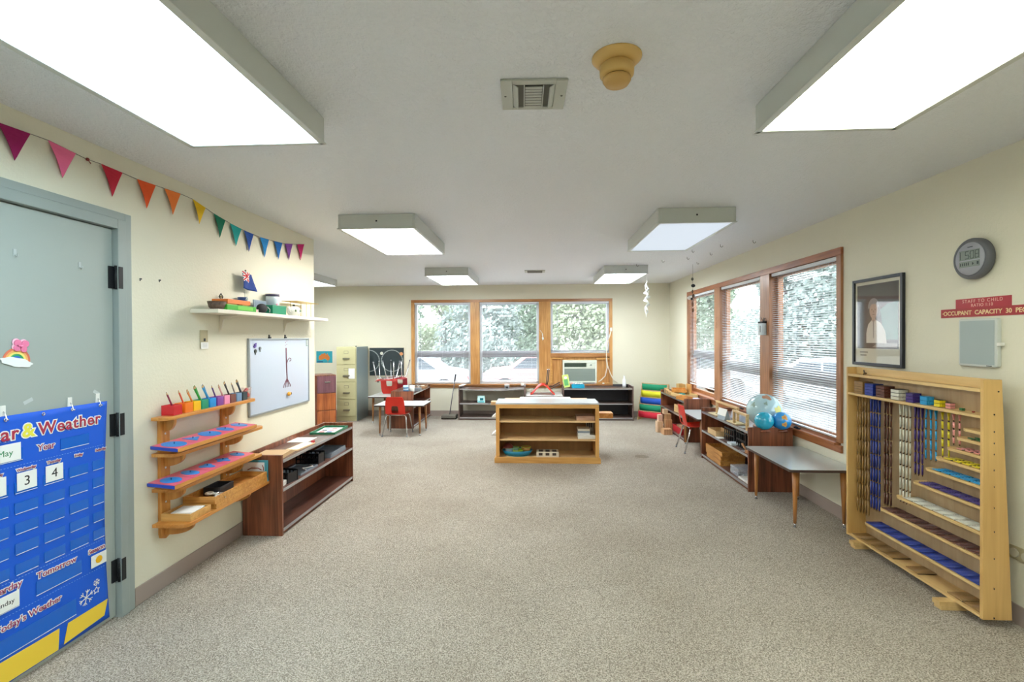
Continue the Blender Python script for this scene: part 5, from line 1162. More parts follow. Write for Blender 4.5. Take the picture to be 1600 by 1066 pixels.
# ---------------------------------------------------------------- sling book rack
def quadz(b, P4): b.bm.faces.new([b.bm.verts.new(p) for p in P4])
t = thing('book_rack', 'wooden book rack with green, yellow, blue and red cloth slings in the back corner', 'book rack', (1.775, 8.58, 0), -.68); 
for s in (0, 1):
    b = mb(); x = s*.48; b.prism([(-.0, 0), (.17, 0), (.25, .62), (.225, .62), (.03, .0)][:0] or [(0, 0), (.035, 0), (.235, .62), (.215, .64), (.20, .63)], x-.009, x+.009, 'x'); b.prism([(.20, 0), (.23, 0), (.235, .60), (.21, .60)], x-.009, x+.009, 'x'); b.box(x-.009, x+.009, .03, .21, .0, .03); b.build('side_frame', M_beech, t, .002)
for k, (c_, nm) in enumerate([('#d3243c', 'red'), ('#139069', 'green'), ('#1f56c4', 'blue'), ('#e0df2e', 'yellow'), ('#12946a', 'green')]):
    z = .045+k*.118; yb = .01+z*.32; b = mb(); N = 10; g = []
    pr = [(yb-.004, z+.110), (yb-.012, z+.06), (yb-.006, z+.012), (yb+.012, z+.002), (yb+.03, z+.02)]
    for i in range(N+1):
        u = i/N; sg = .007*math.sin(PI*u); g.append([b.bm.verts.new((.012+.456*u, y+.004*math.sin(u*17+k), zz-sg)) for y, zz in pr])
    for i in range(N):
        for j in range(4): f = b.bm.faces.new([g[i][j], g[i+1][j], g[i+1][j+1], g[i][j+1]]); f.smooth = True
    b.build('sling', mat('cloth_'+nm+str(k), c_, .7), t, solid=.003)
    b = mb(); b.rod((.0, yb, z+.115), (.48, yb, z+.115), .006, n=8); b.build('dowel', M_beech, t)
# ================================================================== RIGHT SIDE
cabinet('dark wood cabinet under the nearest right window with the three globes on top', 1.985, 2.392, 4.61, 5.905, .605, '-x', mid=.34)
cabinet('dark wood cabinet under the far right window with wooden trays on top', 2.035, 2.39, 6.74, 8.00, .60, '-x', mid=.34)
M_legn = wood('teak_leg', '#a5672f', '#c98a4e', .4, 'Z', 10, .2)
child_table('grey-topped child table with tapered wooden legs in front of the nearest right window', 1.90, 2.405, 3.70, 4.49, legm=M_legn, top=mat('grey_laminate_near', '#b6bbb9', .16, coat=.4))
child_table('small grey-topped table between the two right-hand cabinets, red chair pushed up to it', 1.95, 2.40, 5.93, 6.70, top=mat('pale_grey_top', '#c2ccce', .25))
child_chair('red plastic child chair pushed sideways up to the small table at the right wall', (2.03, 6.27, 0), -PI/2)
# ---------------------------------------------------------------- globes on the near cabinet
RT = .5655
def globe(label, x, y, r, sea, base_h, lands, m_base, frac=1, blank=False):
    t = thing('globe', label, 'globe', (x, y, RT))
    b = mb(); b.lathe([(0, 0), (r*.62, 0), (r*.62, .012), (r*.5, .02), (r*.30, .024), (r*.25, base_h), (0, base_h)], n=28); b.build('base', m_base, t)
    c_ = Vector((0, 0, base_h+r*.97)); mb().ball(c_, r, n=40).build('sphere', sea, t)
    for (az, el, pts, m_) in lands:
        b = mb(); c0 = b.bm.verts.new(c_ + sph(az, el)*(r*1.006)); ring = []
        for k in range(28):
            a = 2*PI*k/28; rr = pts[0]*(1+pts[1]*math.sin(3*a+az)+pts[1]*.6*math.sin(5*a+1)); ring.append((az+rr*math.cos(a)/max(.3, math.cos(el)), el+rr*math.sin(a)))
        mid_ = [b.bm.verts.new(c_ + sph((az+q[0])/2, (el+q[1])/2)*(r*1.006)) for q in ring]; out = [b.bm.verts.new(c_ + sph(*q)*(r*1.006)) for q in ring]
        for k in range(28):
            j = (k+1) % 28; f = b.bm.faces.new([c0, mid_[k], mid_[j]]); f.smooth = True; f = b.bm.faces.new([mid_[k], out[k], out[j], mid_[j]]); f.smooth = True
        b.build('land', m_, t)
    return t
def sph(az, el): return Vector((math.cos(el)*math.cos(az), math.cos(el)*math.sin(az), math.sin(el)))
A0 = math.atan2(-4.7, -2.15)     # azimuth that looks at the camera
globe('largest globe, pale grey blue with a yellow green land, behind the two small blue globes', 2.25, 4.87, .163, mat('globe_pale_blue', '#b2d2da', .18, coat=.6, var=.06, vscale=6), .006,
      [(A0+.85, .15, (.24, .18), mat('land_yellow', '#dcd67a', .3)), (A0+.95, -.05, (.16, .2), mat('land_pale_green', '#b9d07a', .3)), (A0+.25, 1.05, (.22, .25), mat('land_tan', '#b98a6a', .3)), (A0-.7, .4, (.14, .3), mat('land_greygreen', '#90aaa0', .3)), (A0+.1, .55, (.1, .3), mat('land_greygreen', '#90aaa0', .3))], M_dark)
globe('small plain turquoise blue globe, left of the pair in front of the largest globe', 2.14, 4.70-.065, .085, mat('globe_turquoise', '#12a8cc', .12, coat=.8), .018, [(A0-1.9, .2, (.3, .2), mat('globe_paleland', '#8cc4bc', .3))], M_dark)
globe('small blue globe with orange and yellow lands, right before the largest globe', 2.30, 4.725-.09, .085, mat('globe_blue', '#1690dc', .12, coat=.8), .018, [(A0+.35, .55, (.28, .2), mat('land_gold', '#d8b45a', .3)), (A0+.3, -.25, (.26, .2), mat('land_gold', '#d8b45a', .3)), (A0+.35, .56, (.17, .25), mat('land_orange2', '#c98550', .3)), (A0+.3, -.24, (.15, .25), mat('land_orange2', '#c98550', .3))], M_dark)
# ---------------------------------------------------------------- bead frames and cards on top
def bead_stand(label, x, y0_, y1_, h=.155):
    t = thing('bead_stand', label, 'stand', (x, (y0_+y1_)/2, RT)); L_ = (y1_-y0_)/2
    for s in (-1, 1): box(-.012, .012, min(s*L_, s*(L_-.022)), max(s*L_, s*(L_-.022)), 0, h).build('post', M_beech, t, .001)
    for s in (-1, 1): box(-.05, .05, min(s*L_, s*(L_-.022)), max(s*L_, s*(L_-.022)), -.0, .008).build('foot', M_beech, t) if False else None
    box(-.014, .014, -L_, L_, h, h+.018).build('rail', M_beech, t, .001)
    n = int((2*L_-.06)/.02)
    for k in range(n):
        if k % 1 == 0 and n < 100: b = mb(); b.tube([(0, -L_+.035+k*.02, h), (-.006, -L_+.035+k*.02, h-.010), (0, -L_+.035+k*.02, h-.014)], .0015, 5); b.build('hook', M_br, t)
    return t
bead_stand('longer wooden rail stand at the far end of the cabinet, behind the white card', 2.10, 5.12, 5.72, .135)
bead_stand('wooden rail stand with hanging hooks beside the globes', 2.03, 4.73, 5.06, .125)
for (l, x, y, r, c_) in (('pale wooden board with a dark mark at the far end of the globe cabinet top', 2.06, 5.62, .0, '#d9c9a2'), ('cream wooden board with a mark in the middle of the globe cabinet top', 2.06, 5.13-.05, .0, '#e0cf9f')):
    t = thing('wooden_board', l, 'board', (x, y, RT), r); box(-.05, .055, -.12, .12, 0, .010).build('board', mat('board'+c_[1:], c_, .5), t, .002); b = mb(); b.rod((0, 0, .0102), (0, 0, .014), .008, n=10); b.build('mark', mat('board_mark', '#8f7440', .5), t)
t = thing('card_stand', 'white folded card on a clear grey stand between the rail stands', 'card', (2.02, 5.30, RT), .15)
b = mb(); b.prism([(-.035, 0), (.035, 0), (.005, .10), (-.005, .10)], -.075, .075, 'y'); b.build('stand', mat('clear_grey', '#9fb0bd', .15, alpha=.75), t); b = mb(); b.prism([(-.030, .045), (-.024, .045), (-.002, .118), (-.008, .118)], -.08, .08, 'y'); b.build('card', M_paper, t)
t = thing('blue_folder', 'pale blue plastic folder standing behind the right rail stand', 'folder', (2.15, 5.27, RT), 0); b = mb(); b.box(0, .004, -.22, .18, 0, .085); b.build('sheet', mat('pale_blue_plastic', '#b9c7e0', .3), t)
t.rotation_euler = (0, .25, 0)
t = thing('grey_plate', 'thin grey plate on the near right cabinet top before the globes', 'plate', (2.03, 4.82, RT), .1); box(-.035, .04, -.05, .05, 0, .006).build('plate', mat('grey_plate', '#9fa6a6', .4), t, .001)
t = thing('wooden_block', 'small pale wooden block between the globe bases', 'block', (2.02, 4.66, RT), .5); box(-.022, .022, -.03, .03, 0, .035).build('block', M_beech, t, .002)
# mid shelf
R1 = .3405
tray('wooden_tray', 'pale wooden tray at the far end of the globe cabinet middle shelf', (2.08, 5.60, R1), 0, .16, .26, .06, M_beech, .010)
t = thing('letter_card', 'white card beside the pale wooden tray on the globe cabinet middle shelf', 'card', (2.03, 5.42, R1), 0); box(-.04, .04, -.05, .05, 0, .004).build('sheet', M_paper, t)
lattice('letter_rack', 'black lattice rack further from the camera on the middle shelf of the near right cabinet', 2.11, 5.25, R1, .1, .20, .14, .10)
lattice('letter_rack', 'black lattice rack nearest the camera on the middle shelf of the near right cabinet', 2.10, 4.93, R1, .0, .22, .16, .10)
t = thing('white_pad', 'white pad lying between the two black racks of the globe cabinet', 'paper', (2.03, 5.09, R1), 0); box(-.035, .05, -.055, .055, 0, .02).build('sheets', mat('ice_paper', '#d9e4ec', .5), t)
t = thing('wooden_hand', 'hook-shaped peach wooden piece at the near end of the globe cabinet middle shelf', 'wooden piece', (2.04, 4.70, R1), .3)
b = mb(); b.box(-.03, .03, -.04, .04, 0, .03); b.build('block', mat('peach_wood', '#d29a6e', .5), t, .004); b = mb(); b.tube([(-.02, .03, .03), (-.025, .055, .055), (-.03, .075, .085)], .010, 8); b.build('prong', mat('peach_wood', '#d29a6e', .5), t)
for k in range(3):
    t = thing('wooden_rod', ['left', 'middle', 'right'][k]+' of three thin grey rods lying at the near end of the middle shelf', 'rod', (2.005+.02*k, 4.80-.01*k, R1), .2); b = mb(); b.box(-.003, .003, -.045, .045, 0, .006); b.build('rod', M_edge, t)
# bottom shelf
R0 = .0505
for k in range(3):
    tray('wooden_tray', ['lowest', 'middle', 'top'][k]+' of the three stacked wooden trays on the bottom shelf of the near right cabinet', (2.13, 5.55+.01*(k % 2), R0+k*.0505), .03*(k-1), .26, .46, .05, wood('stack_wood', '#9a6226', '#d39a50', .45, 'Y', 10, .1), .012)
t = thing('clear_box', 'clear plastic box of metal pieces on the bottom shelf of the globe cabinet', 'box', (2.09, 5.02, R0)); b = mb(); b.box(-.07, .09, -.10, .10, 0, .004); b.build('box_base', mat('silver_plastic', '#aab0b8', .3, .4), t)
b = mb(); 
for s in (-1, 1): b.box(-.07, .09, s*.10-.001, s*.10+.001, .004, .075); b.box(.01+s*.08-.001, .01+s*.08+.001, -.099, .099, .004, .075)
b.box(-.072, .092, -.102, .102, .075, .078); b.build('clear_wall', mat('clear_box_plastic', '#e4e8f0', .08, alpha=.28), t)
random.seed(5)
for k in range(9): b = mb(); b.box(-.015, .015, -.008, .008, 0, .02); o = b.build('metal_piece', [M_blackm, M_chrome, M_edge][k % 3], t); o.location = (-.045+.04*(k % 3), -.07+.055*(k//3), .0045); o.rotation_euler = (0, 0, k*.7)
t = tray('white_tray', 'white tray holding a wooden box on the bottom shelf of the globe cabinet', (2.12, 4.77, R0), 0, .22, .26, .018, M_white, .006, .005)
t = tray('wooden_box', 'small open wooden box in the white tray of the globe cabinet', (2.12, 4.74, R0+.0055), .1, .10, .12, .06, mat('peach_wood', '#d29a6e', .5), .008, cat='box')
# ---------------------------------------------------------------- far right cabinet contents
FT = .5605
tray('wooden_tray', 'big pale wooden tray on the far right cabinet top, open side to the window', (2.21, 7.40, FT), .15, .24, .50, .05, M_birch, .012)
tray('wooden_tray', 'second wooden tray stacked crosswise on the big tray of the far right cabinet', (2.21, 7.58, FT+.0505), -.25, .22, .30, .045, M_pine, .012)
t = thing('teal_block', 'teal block inside the big wooden tray on the far right cabinet', 'block', (2.17, 7.28, FT+.0065), .4); box(-.03, .03, -.03, .03, 0, .05).build('block', mat('teal_block', '#3f9b94', .4), t, .002)
t = tray('wooden_tray', 'small wooden tray at the front edge of the far right cabinet top', (2.11, 6.98, FT), .5, .12, .20, .05, M_pine, .01)
for k in range(4):
    t = thing('black_edged_box', ['nearest', 'second nearest', 'second farthest', 'farthest'][k]+' of four small black-ended boxes on the far end of the far right cabinet', 'box', (2.075, 7.56+.095*k, FT), -.2)
    b = mb(); b.box(-.022, .03, -.035, .035, 0, .04+.012*k); b.build('box', M_beech, t, .001); b = mb(); b.box(-.026, -.0225, -.035, .035, 0, .042+.012*k); b.build('black_end', M_black, t)
t = tray('wooden_box', 'wooden box standing on the far back corner of the far right cabinet', (2.33, 7.86, FT+.02), 0, .10, .16, .14, M_birchZ, .01, cat='box'); t.location = (2.32, 7.86, FT)
t = thing('colour_mat', 'lilac paper mat under coloured counters, near end of the far right cabinet top', 'mat', (2.25, 6.98, FT), 0); box(-.08, .11, -.19, .20, 0, .004).build('sheet', mat('lilac_paper', '#cfcbe6', .6), t)
for k, c_ in enumerate(['#e03a8a', '#2c63c8', '#3a2f6a', '#e24a4a', '#2f8f86', '#8a5ac8', '#2c9ed8']):
    q = thing('colour_counter', ['pink', 'blue', 'dark violet', 'red', 'teal', 'purple', 'sky blue'][k]+' counter lying on the lilac paper mat', 'counter', (2.19+.035*(k % 4), 6.84+.075*(k//4)+.01*(k % 3), FT+.0045)); b = mb(); b.lathe([(0, 0), (.015, 0), (.015, .010), (0, .012)], n=14); b.build('counter', mat('ctr'+c_[1:], c_, .35), q)
t = thing('wooden_panel_box', 'upright wooden box against the window trim behind the trays', 'box', (2.375, 7.62, FT), 0); box(-.010, .010, -.10, .10, 0, .16).build('panel', M_oakZ, t, .002)
F1 = .3405
t = tray('wooden_box', 'wooden box with straw-coloured rods on the middle shelf of the far right cabinet', (2.18, 7.20, F1), .1, .20, .30, .11, M_beech, .012, cat='box')
for k in range(5):
    q = thing('wooden_rod', ['leftmost', 'second', 'third', 'fourth', 'rightmost'][k]+' straw-coloured rod in the wooden box on the middle shelf, far right cabinet', 'rod', (2.13+.028*k, 7.19, F1+.0065), .08, 'straw-coloured rods in the far right cabinet'); b = mb(); b.rod((0, -.12, .011), (0, .12, .011), .011, n=10); b.build('rod', mat('straw_wood', '#dcc07a', .5), q)
t = tray('basket', 'red basket on the bottom shelf of the far right cabinet', (2.17, 7.18, R0), 0, .22, .42, .09, mat('red_basket', '#b8202e', .45), .01, cat='basket')
for k in range(3):
    q = thing('wooden_block', ['nearest', 'middle', 'farthest'][k]+' peach wooden block lying in the red basket', 'block', (2.15, 7.05+.12*k, R0+.0065), .5*k); box(-.035, .035, -.05, .05, 0, .095).build('block', mat('peach_block', '#dcb08c', .5), q, .003)
# ---------------------------------------------------------------- wooden block tower on the floor
M_blk = wood('tower_block', '#b98a5e', '#d9ac80', .5, 'Z', 12)
M_blk2 = wood('tower_block_pale', '#d3b08a', '#ecd0ae', .5, 'Z', 12)
for (l, x, y, z, sx, sz, m_) in (('large low wooden block at the front of the block pile on the carpet', 1.945, 7.30, 0, .065, .085, M_blk), ('square wooden block behind and right of the front block of the pile', 2.03-.03, 7.44, 0, .05, .20, M_blk), ('tall pale wooden block at the left of the pile', 1.875, 7.46, 0, .045, .17, M_blk2), ('wooden block standing on the square block of the pile', 1.995, 7.44, .2005, .043, .085, M_blk), ('small wooden block on top of the whole pile', 1.96, 7.445, .286, .033, .07, M_blk2), ('pale pink wooden block on the tall left block of the pile', 1.885, 7.46, .1705, .032, .10, mat('pink_block', '#e9c4ae', .5))):
    t = thing('wooden_block', l, 'block', (x, y, z), .1); box(-sx, sx, -sx, sx, 0, sz).build('block', m_, t, .003)
# ---------------------------------------------------------------- wall things on the right
t = thing('framed_poster', 'black-framed glossy photo poster of a person in white clothing on the right wall', 'picture', (XR, 3.288, 1.247)); Wp, Hp = .502, .634
def bxr(b, y0_, y1_, z0_, z1_, d0, d1): b.box(-d1, -d0, y0_, y1_, z0_, z1_)
b = mb(); f_w = .022; bxr(b, 0, f_w, 0, Hp, .001, .022); bxr(b, Wp-f_w, Wp, 0, Hp, .001, .022); bxr(b, f_w, Wp-f_w, 0, f_w, .001, .022); bxr(b, f_w, Wp-f_w, Hp-f_w, Hp, .001, .022); b.build('frame', mat('black_frame', '#1b2029', .3), t, .002)
b = mb(); bxr(b, f_w, Wp-f_w, f_w, Hp-f_w, .001, .010); b.build('mount', mat('cream_mount', '#d6d2c0', .6), t)
ph = mat('photo_print_dark', '#4a4440', .5, var=.3, vscale=7)
b = mb(); bxr(b, .045, Wp-.042, .125, Hp-.045, .010, .0105); b.build('photo', ph, t)
b = mb(); b.prism([(.05, .19), (.05, .45), (.15, .44), (.22, .40), (.20, .30), (.30, .20), (.33, .19)], -.0108, -.0105, 'x'); b.build('garden_print', mat('print_green', '#54877c', .5, var=.3, vscale=20), t)
yy = .285
b = mb(); b.prism([(yy-.13, .165), (yy-.115, .25), (yy-.07, .31), (yy-.02, .33), (yy+.02, .33), (yy+.055, .30), (yy+.075, .24), (yy+.075, .165)], -.0111, -.0108, 'x'); b.build('white_clothing', mat('print_white', '#d5cfc6', .5), t)
b = mb(); b.prism([(yy+.042*math.cos(a), .40+.060*math.sin(a)) for a in [2*PI*k/24 for k in range(24)]], -.0114, -.0111, 'x'); b.prism([(yy-.018, .32), (yy+.018, .32), (yy+.02, .36), (yy-.02, .36)], -.0113, -.0111, 'x'); b.build('face', mat('print_skin', '#b99c8c', .5), t)
b = mb(); b.prism([(yy+.056*math.cos(a), .425+.062*math.sin(a)) for a in [PI*k/16-.15 for k in range(19)]]+[(yy-.045, .42), (yy-.02, .445), (yy+.02, .445), (yy+.045, .41)], -.0117, -.0114, 'x'); b.build('hair', mat('print_grey_hair', '#8f8a88', .5), t)
b = mb()
for s in (-1, 1): b.prism([(yy+s*.017+.006*math.cos(a), .405+.0035*math.sin(a)) for a in [2*PI*k/10 for k in range(10)]], -.0117, -.0114, 'x')
b.prism([(yy-.014, .372), (yy+.014, .372), (yy+.008, .368), (yy-.008, .368)], -.0117, -.0114, 'x'); b.prism([(yy-.004, .385), (yy+.004, .385), (yy, .402)], -.0117, -.0114, 'x'); b.build('features', mat('print_shadow', '#6d5850', .5), t)
b = mb(); b.prism([(yy-.005, .33), (yy+.005, .33), (yy+.003, .20), (yy-.003, .20)], -.0114, -.0111, 'x'); b.prism([(.06, .135), (.30, .135), (.24, .165), (.06, .165)], -.0111, -.0108, 'x'); b.build('print_detail', mat('print_shadow2', '#8b837c', .5), t)
b = mb()
for k, (w0, w1) in enumerate(((.345, .43), (.36, .425))): b.box(-.0104, -.010, w0, w1, .092-k*.022, .102-k*.022)
b.build('caption', mat('caption_grey', '#8f8a7a', .6), t)
gm = bpy.data.materials.new('poster_glass'); gm.use_nodes = True; n_ = gm.node_tree.nodes; l_ = gm.node_tree.links; n_.clear()
o_ = n_.new('ShaderNodeOutputMaterial'); mx_ = n_.new('ShaderNodeMixShader'); tr_ = n_.new('ShaderNodeBsdfTransparent'); gl_ = n_.new('ShaderNodeBsdfGlossy'); gl_.inputs['Roughness'].default_value = .03; fr_ = n_.new('ShaderNodeMath'); fr_.operation = 'MULTIPLY'; fr_.inputs[1].default_value = 1.0; l_.new(schlick(n_, l_, .05), fr_.inputs[0])
l_.new(fr_.outputs[0], mx_.inputs[0]); l_.new(tr_.outputs[0], mx_.inputs[1]); l_.new(gl_.outputs[0], mx_.inputs[2]); l_.new(mx_.outputs[0], o_.inputs[0])
b = mb(); bxr(b, f_w, Wp-f_w, f_w, Hp-f_w, .0135, .015); b.build('glass', gm, t)
# clock
t = thing('wall_clock', 'round grey digital wall clock showing 5:08 on the right wall', 'clock', (XR, 2.765, 1.885))
rotx = Matrix.Rotation(-PI/2, 4, 'Y')
M_cr = mat('clock_rim_grey', '#63656b', .45); M_cf = mat('clock_face_silver', '#a9abb6', .4); M_lcd = mat('lcd_green_grey', '#7f8a82', .3); M_seg = mat('lcd_segment', '#20302e', .4)
b = mb(); b.lathe([(0, .001), (.098, .001), (.112, .014), (.112, .040), (.104, .048), (.094, .050), (.09, .046), (0, .046)], n=48, mx=rotx); b.build('case', M_cr, t)
b = mb(); b.lathe([(0, .0462), (.090, .0462), (.088, .050), (0, .050)], n=48, mx=rotx); b.build('face', M_cf, t)
def fr(b, y0_, y1_, z0_, z1_, d0, d1): b.box(-d1, -d0, y0_, y1_, z0_, z1_)
b = mb(); fr(b, -.062, .062, -.006, .048, .0502, .0512); fr(b, -.062, .062, -.045, -.012, .0502, .0512); b.build('display', M_lcd, t)
b = mb()
def seg(b, cy, cz, digit, w_, h_, th):
    S_ = {'5': 'afgcd', '0': 'abcdef', '8': 'abcdefg', '1': 'bc'}[digit]
    # y decreases to the right as seen from the room
    geo = {'a': (-w_, w_, h_-th, h_), 'g': (-w_, w_, -th/2, th/2), 'd': (-w_, w_, -h_, -h_+th), 'f': (w_-th, w_, 0, h_), 'e': (w_-th, w_, -h_, 0), 'b': (-w_, -w_+th, 0, h_), 'c': (-w_, -w_+th, -h_, 0)}
    for s_ in S_:
        a0, a1, c0, c1 = geo[s_]; fr(b, cy+a0+.0008, cy+a1-.0008, cz+c0+.0008, cz+c1-.0008, .0513, .0518)
seg(b, .014, .021, '5', .012, .022, .0045); seg(b, -.017, .021, '0', .012, .022, .0045); seg(b, -.047, .021, '8', .012, .022, .0045)
fr(b, -.0035, -.0010, .028, .032, .0513, .0518); fr(b, -.0035, -.0010, .010, .014, .0513, .0518); fr(b, .053, .056, -.001, .042, .0513, .0518)
for k in range(5): fr(b, .050-k*.012, .056-k*.012, -.036, -.020, .0513, .0518)
b.prism([(-.018, -.02), (-.018, -.038), (-.028, -.029)], -.0518, -.0513, 'x'); fr(b, -.056, -.046, -.036, -.020, .0513, .0518); b.build('digits', M_seg, t)
b = mb(); fr(b, -.020, .012, .062, .066, .0502, .0508); b.build('maker_mark', M_seg, t)
# signs
M_sign = mat('sign_red', '#b01a2c', .4); M_sgw = mat('sign_pink_white', '#eebcae', .5); M_sgy = mat('sign_cream', '#f0d6a2', .5)
t = thing('wall_sign', 'upper small red sign reading STAFF TO CHILD RATIO 1:10', 'sign', (XR, 2.744, 1.616)); box(-.003, 0, -.163, .163, 0, .054).build('plate', M_sign, t)
text('lettering', 'STAFF TO CHILD', .026, M_sgw, t, onright(-.0035, 0.0, .030), ext=.0004, align='CENTER', space=1.25)
text('lettering', 'RATIO 1:10', .024, M_sgw, t, onright(-.0035, .0, .007), ext=.0004, align='CENTER', space=1.1)
t = thing('wall_sign', 'long lower red sign reading OCCUPANT CAPACITY 30 PEOPLE', 'sign', (XR, 2.74, 1.567)); box(-.003, 0, -.29, .268, 0, .050).build('plate', mat('sign_red_dark', '#a5131c', .4), t)
text('lettering', '\u00b7OCCUPANT  CAPACITY  30  PEOPLE', .034, M_sgy, t, onright(-.0035, .258, .013), ext=.0004, offset=.0006, space=.98)
t = thing('wall_panel', 'small blank grey white board with rounded white frame under the red signs', 'board', (XR, 2.634, 1.293)); Wq, Hq = .231, .263
pts = []
for sx, sy, a0 in ((1, 1, 0), (0, 1, PI/2), (0, 0, PI), (1, 0, 3*PI/2)):
    for k in range(4): a = a0+k*PI/6; pts.append(((Wq-.014) if sx else .014, (Hq-.014) if sy else .014)); pts[-1] = (pts[-1][0]+.014*math.cos(a), pts[-1][1]+.014*math.sin(a))
b = mb(); b.prism(pts, -.022, -.001, 'x'); b.build('frame', mat('board_white', '#cdd2cd', .4), t, .003)
b = mb(); b.box(-.0235, -.0222, .016, Wq-.012, .012, Hq-.012); b.build('board', mat('board_grey', '#a4b2b3', .35), t)
b = mb(); b.box(-.028, -.004, -.022, -.001, .115, .133); b.build('side_clip', M_white, t, .002); b = mb(); b.box(-.0238, -.0225, .03, .06, .005, .009); b.build('maker_mark', M_seg, t)
# sockets and surface cable duct low on the wall
t = thing('wall_socket', 'beige double socket with round white caps low on the right wall beside the bead cabinet', 'socket', (XR, 2.50, .36))
b = mb(); b.box(-.006, -.0005, -.055, .085, -.035, .035); b.build('plate', mat('beige_plate', '#b9ad8b', .4), t, .002)
for y in (.055, -.005): b = mb(); b.rod((-.006, y, .0), (-.014, y, .0), .022, n=20); b.build('round_cap', mat('cap_cream', '#cfc8b2', .4), t)
b = mb(); b.box(-.008, -.0005, -.6, -.056, -.034, -.024); b.build('cable_duct', mat('beige_plate', '#b9ad8b', .4), t)
# wall device on the window post
t = thing('wall_dispenser', 'small white box with a dark top hung on the post between the right windows', 'box', (XR-.02, 5.205, 1.475))
b = mb(); b.box(-.045, -.0005, -.05, .05, 0, .125); b.build('case', mat('device_white', '#c9d3d6', .4), t, .004); b = mb(); b.box(-.046, -.0005, -.052, .052, .126, .145); b.build('dark_top', M_ink, t, .003)
b = mb(); b.tube([(-.012, -.02, .145), (-.016, -.03, .17), (-.01, -.045, .18)], .003); b.tube([(-.012, .0, .145), (-.02, .02, .175), (-.02, .035, .19)], .003); b.tube([(-.012, -.01, .145), (-.01, -.01, .185)], .003); b.build('twig', M_blackm, t); b = mb(); b.box(-.0465, -.0452, -.012, .0, .03, .10); b.build('slot', M_ink, t)
for (y, z, l) in ((3.965, 1.60, 'tangle of thin wire hooks on the right side of the nearest right window frame'), (6.53, 1.66, 'tiny wire hooks on the post between the far and middle right windows')):
    t = thing('wire_hook', l, 'wire hooks', (XR-.021, y, z)); b = mb()
    b.tube([(-.001, 0, .06), (-.012, .01, .045), (-.006, .02, .03), (-.001, .01, .02)], .0018, 5); b.tube([(-.001, 0, 0), (-.012, -.012, -.015), (-.008, -.005, -.035), (-.001, .0, -.045)], .0018, 5); b.tube([(-.001, .01, -.04), (-.014, .02, -.055), (-.008, .012, -.085), (-.001, .004, -.07)], .0018, 5); b.build('wire', mat('copper_wire', '#8d6a50', .4, .4), t)
# hanging mobiles
t = thing('hanging_mobile', 'white shell-like spiral mobile hanging from the ceiling near the back right corner', 'mobile', (1.60, 7.05, C)); M_sf = mat('white_film', '#eef2ee', .3)
b = mb(); b.rod((0, 0, -.185), (0, 0, -.0005), .0012, n=5); b.build('thread', M_white, t)
b = mb(); n = 60; prev = None
for k in range(n):
    s = k/(n-1); a = s*PI*9; r = .010+.040*math.sin(PI*min(1, s*1.05))**.8; z = -.185-.49*s
    p = Vector((r*math.cos(a), r*math.sin(a), z)); q = Vector((r*.35*math.cos(a+.5), r*.35*math.sin(a+.5), z+.028))
    c3 = (b.bm.verts.new(p), b.bm.verts.new(q))
    if prev: f = b.bm.faces.new([prev[0], prev[1], c3[1], c3[0]]); f.smooth = True
    prev = c3
b.build('spiral', M_sf, t, solid=.002)
b = mb(); b.tube([(.0, 0, -.18)]+[(.03*math.cos(k*1.9), .03*math.sin(k*1.9), -.18-.05*k) for k in range(1, 9)]+[(0, 0, -.69)], .005, 6); b.build('curl', M_sf, t)
t = thing('wind_chime', 'dark and brown wooden bird chime hanging from the ceiling before the far right window', 'wind chime', (2.11, 6.6, C))
b = mb(); b.rod((0, 0, -.60), (0, 0, -.0005), .0012, n=5); b.build('thread', M_blackm, t)
for z, r, c_, sc in ((-.20, .018, '#6e7266', (1, .6, 1.2)), (-.29, .024, '#1d211f', (1.2, .6, 1)), (-.37, .014, '#5c4a35', (.8, .8, 2)), (-.43, .02, '#5c4a35', (1, .6, 1.3)), (-.54, .018, '#6f4a2e', (.8, .6, 2)), (-.62, .018, '#6f4a2e', (.8, .6, 1.8))):
    b = mb(); b.ball((.006*math.sin(z*40), 0, z), r, sc, 12); b.build('wooden_piece', mat('chime'+c_[1:], c_, .5), t)
b = mb(); b.ball((-.045, 0, -.455), .03, (1, .7, .8), 14); b.build('white_bird', M_white, t); b = mb(); b.ball((-.02, -.02, -.47), .017, (1, .7, 1), 12); b.build('dark_bird', M_black, t); b = mb(); b.rod((-.045, 0, -.46), (.03, 0, -.44), .002, n=5); b.build('cross_wire', M_blackm, t)
# ================================================================== BEAD CABINET
B0, B1, BXF = 2.515, 3.535, 2.215
bc = thing('bead_cabinet', 'tall birch bead cabinet of stepped shelves standing by the right wall near the camera', 'cabinet', (0, 0, 0))
TOPZ = 1.243; BOT = .045; SP = .018
def prof(z): return 2.303+(2.355-2.303)*(TOPZ-z)/(TOPZ-BOT)
b = mb(); b.prism([(BXF, BOT), (prof(BOT), BOT), (prof(TOPZ), TOPZ), (BXF, TOPZ)], B0-SP, B0, 'y')
b.build('side_panel', M_birchZ, bc, .0015)
b = mb(); b.prism([(BXF, BOT), (prof(BOT), BOT), (prof(TOPZ), TOPZ), (BXF, TOPZ)], B1, B1+SP, 'y'); b.build('side_panel', M_birchZ, bc, .0015)
b = mb()   # sloping back
bxs = [(prof(BOT)-.012, BOT), (prof(BOT)-.004, BOT), (prof(TOPZ)-.004, TOPZ-.02), (prof(TOPZ)-.012, TOPZ-.02)]
b.prism(bxs, B0+.0005, B1-.0005, 'y'); b.build('back_panel', M_ply, bc)
b = mb(); b.box(BXF+.004, prof(TOPZ)-.0125, B0+.0005, B1-.0005, 1.181, 1.194); b.box(BXF, BXF+.003+.001, B0+.0005, B1-.0005, 1.179, 1.196); b.build('top_board', M_birch, bc, .001)
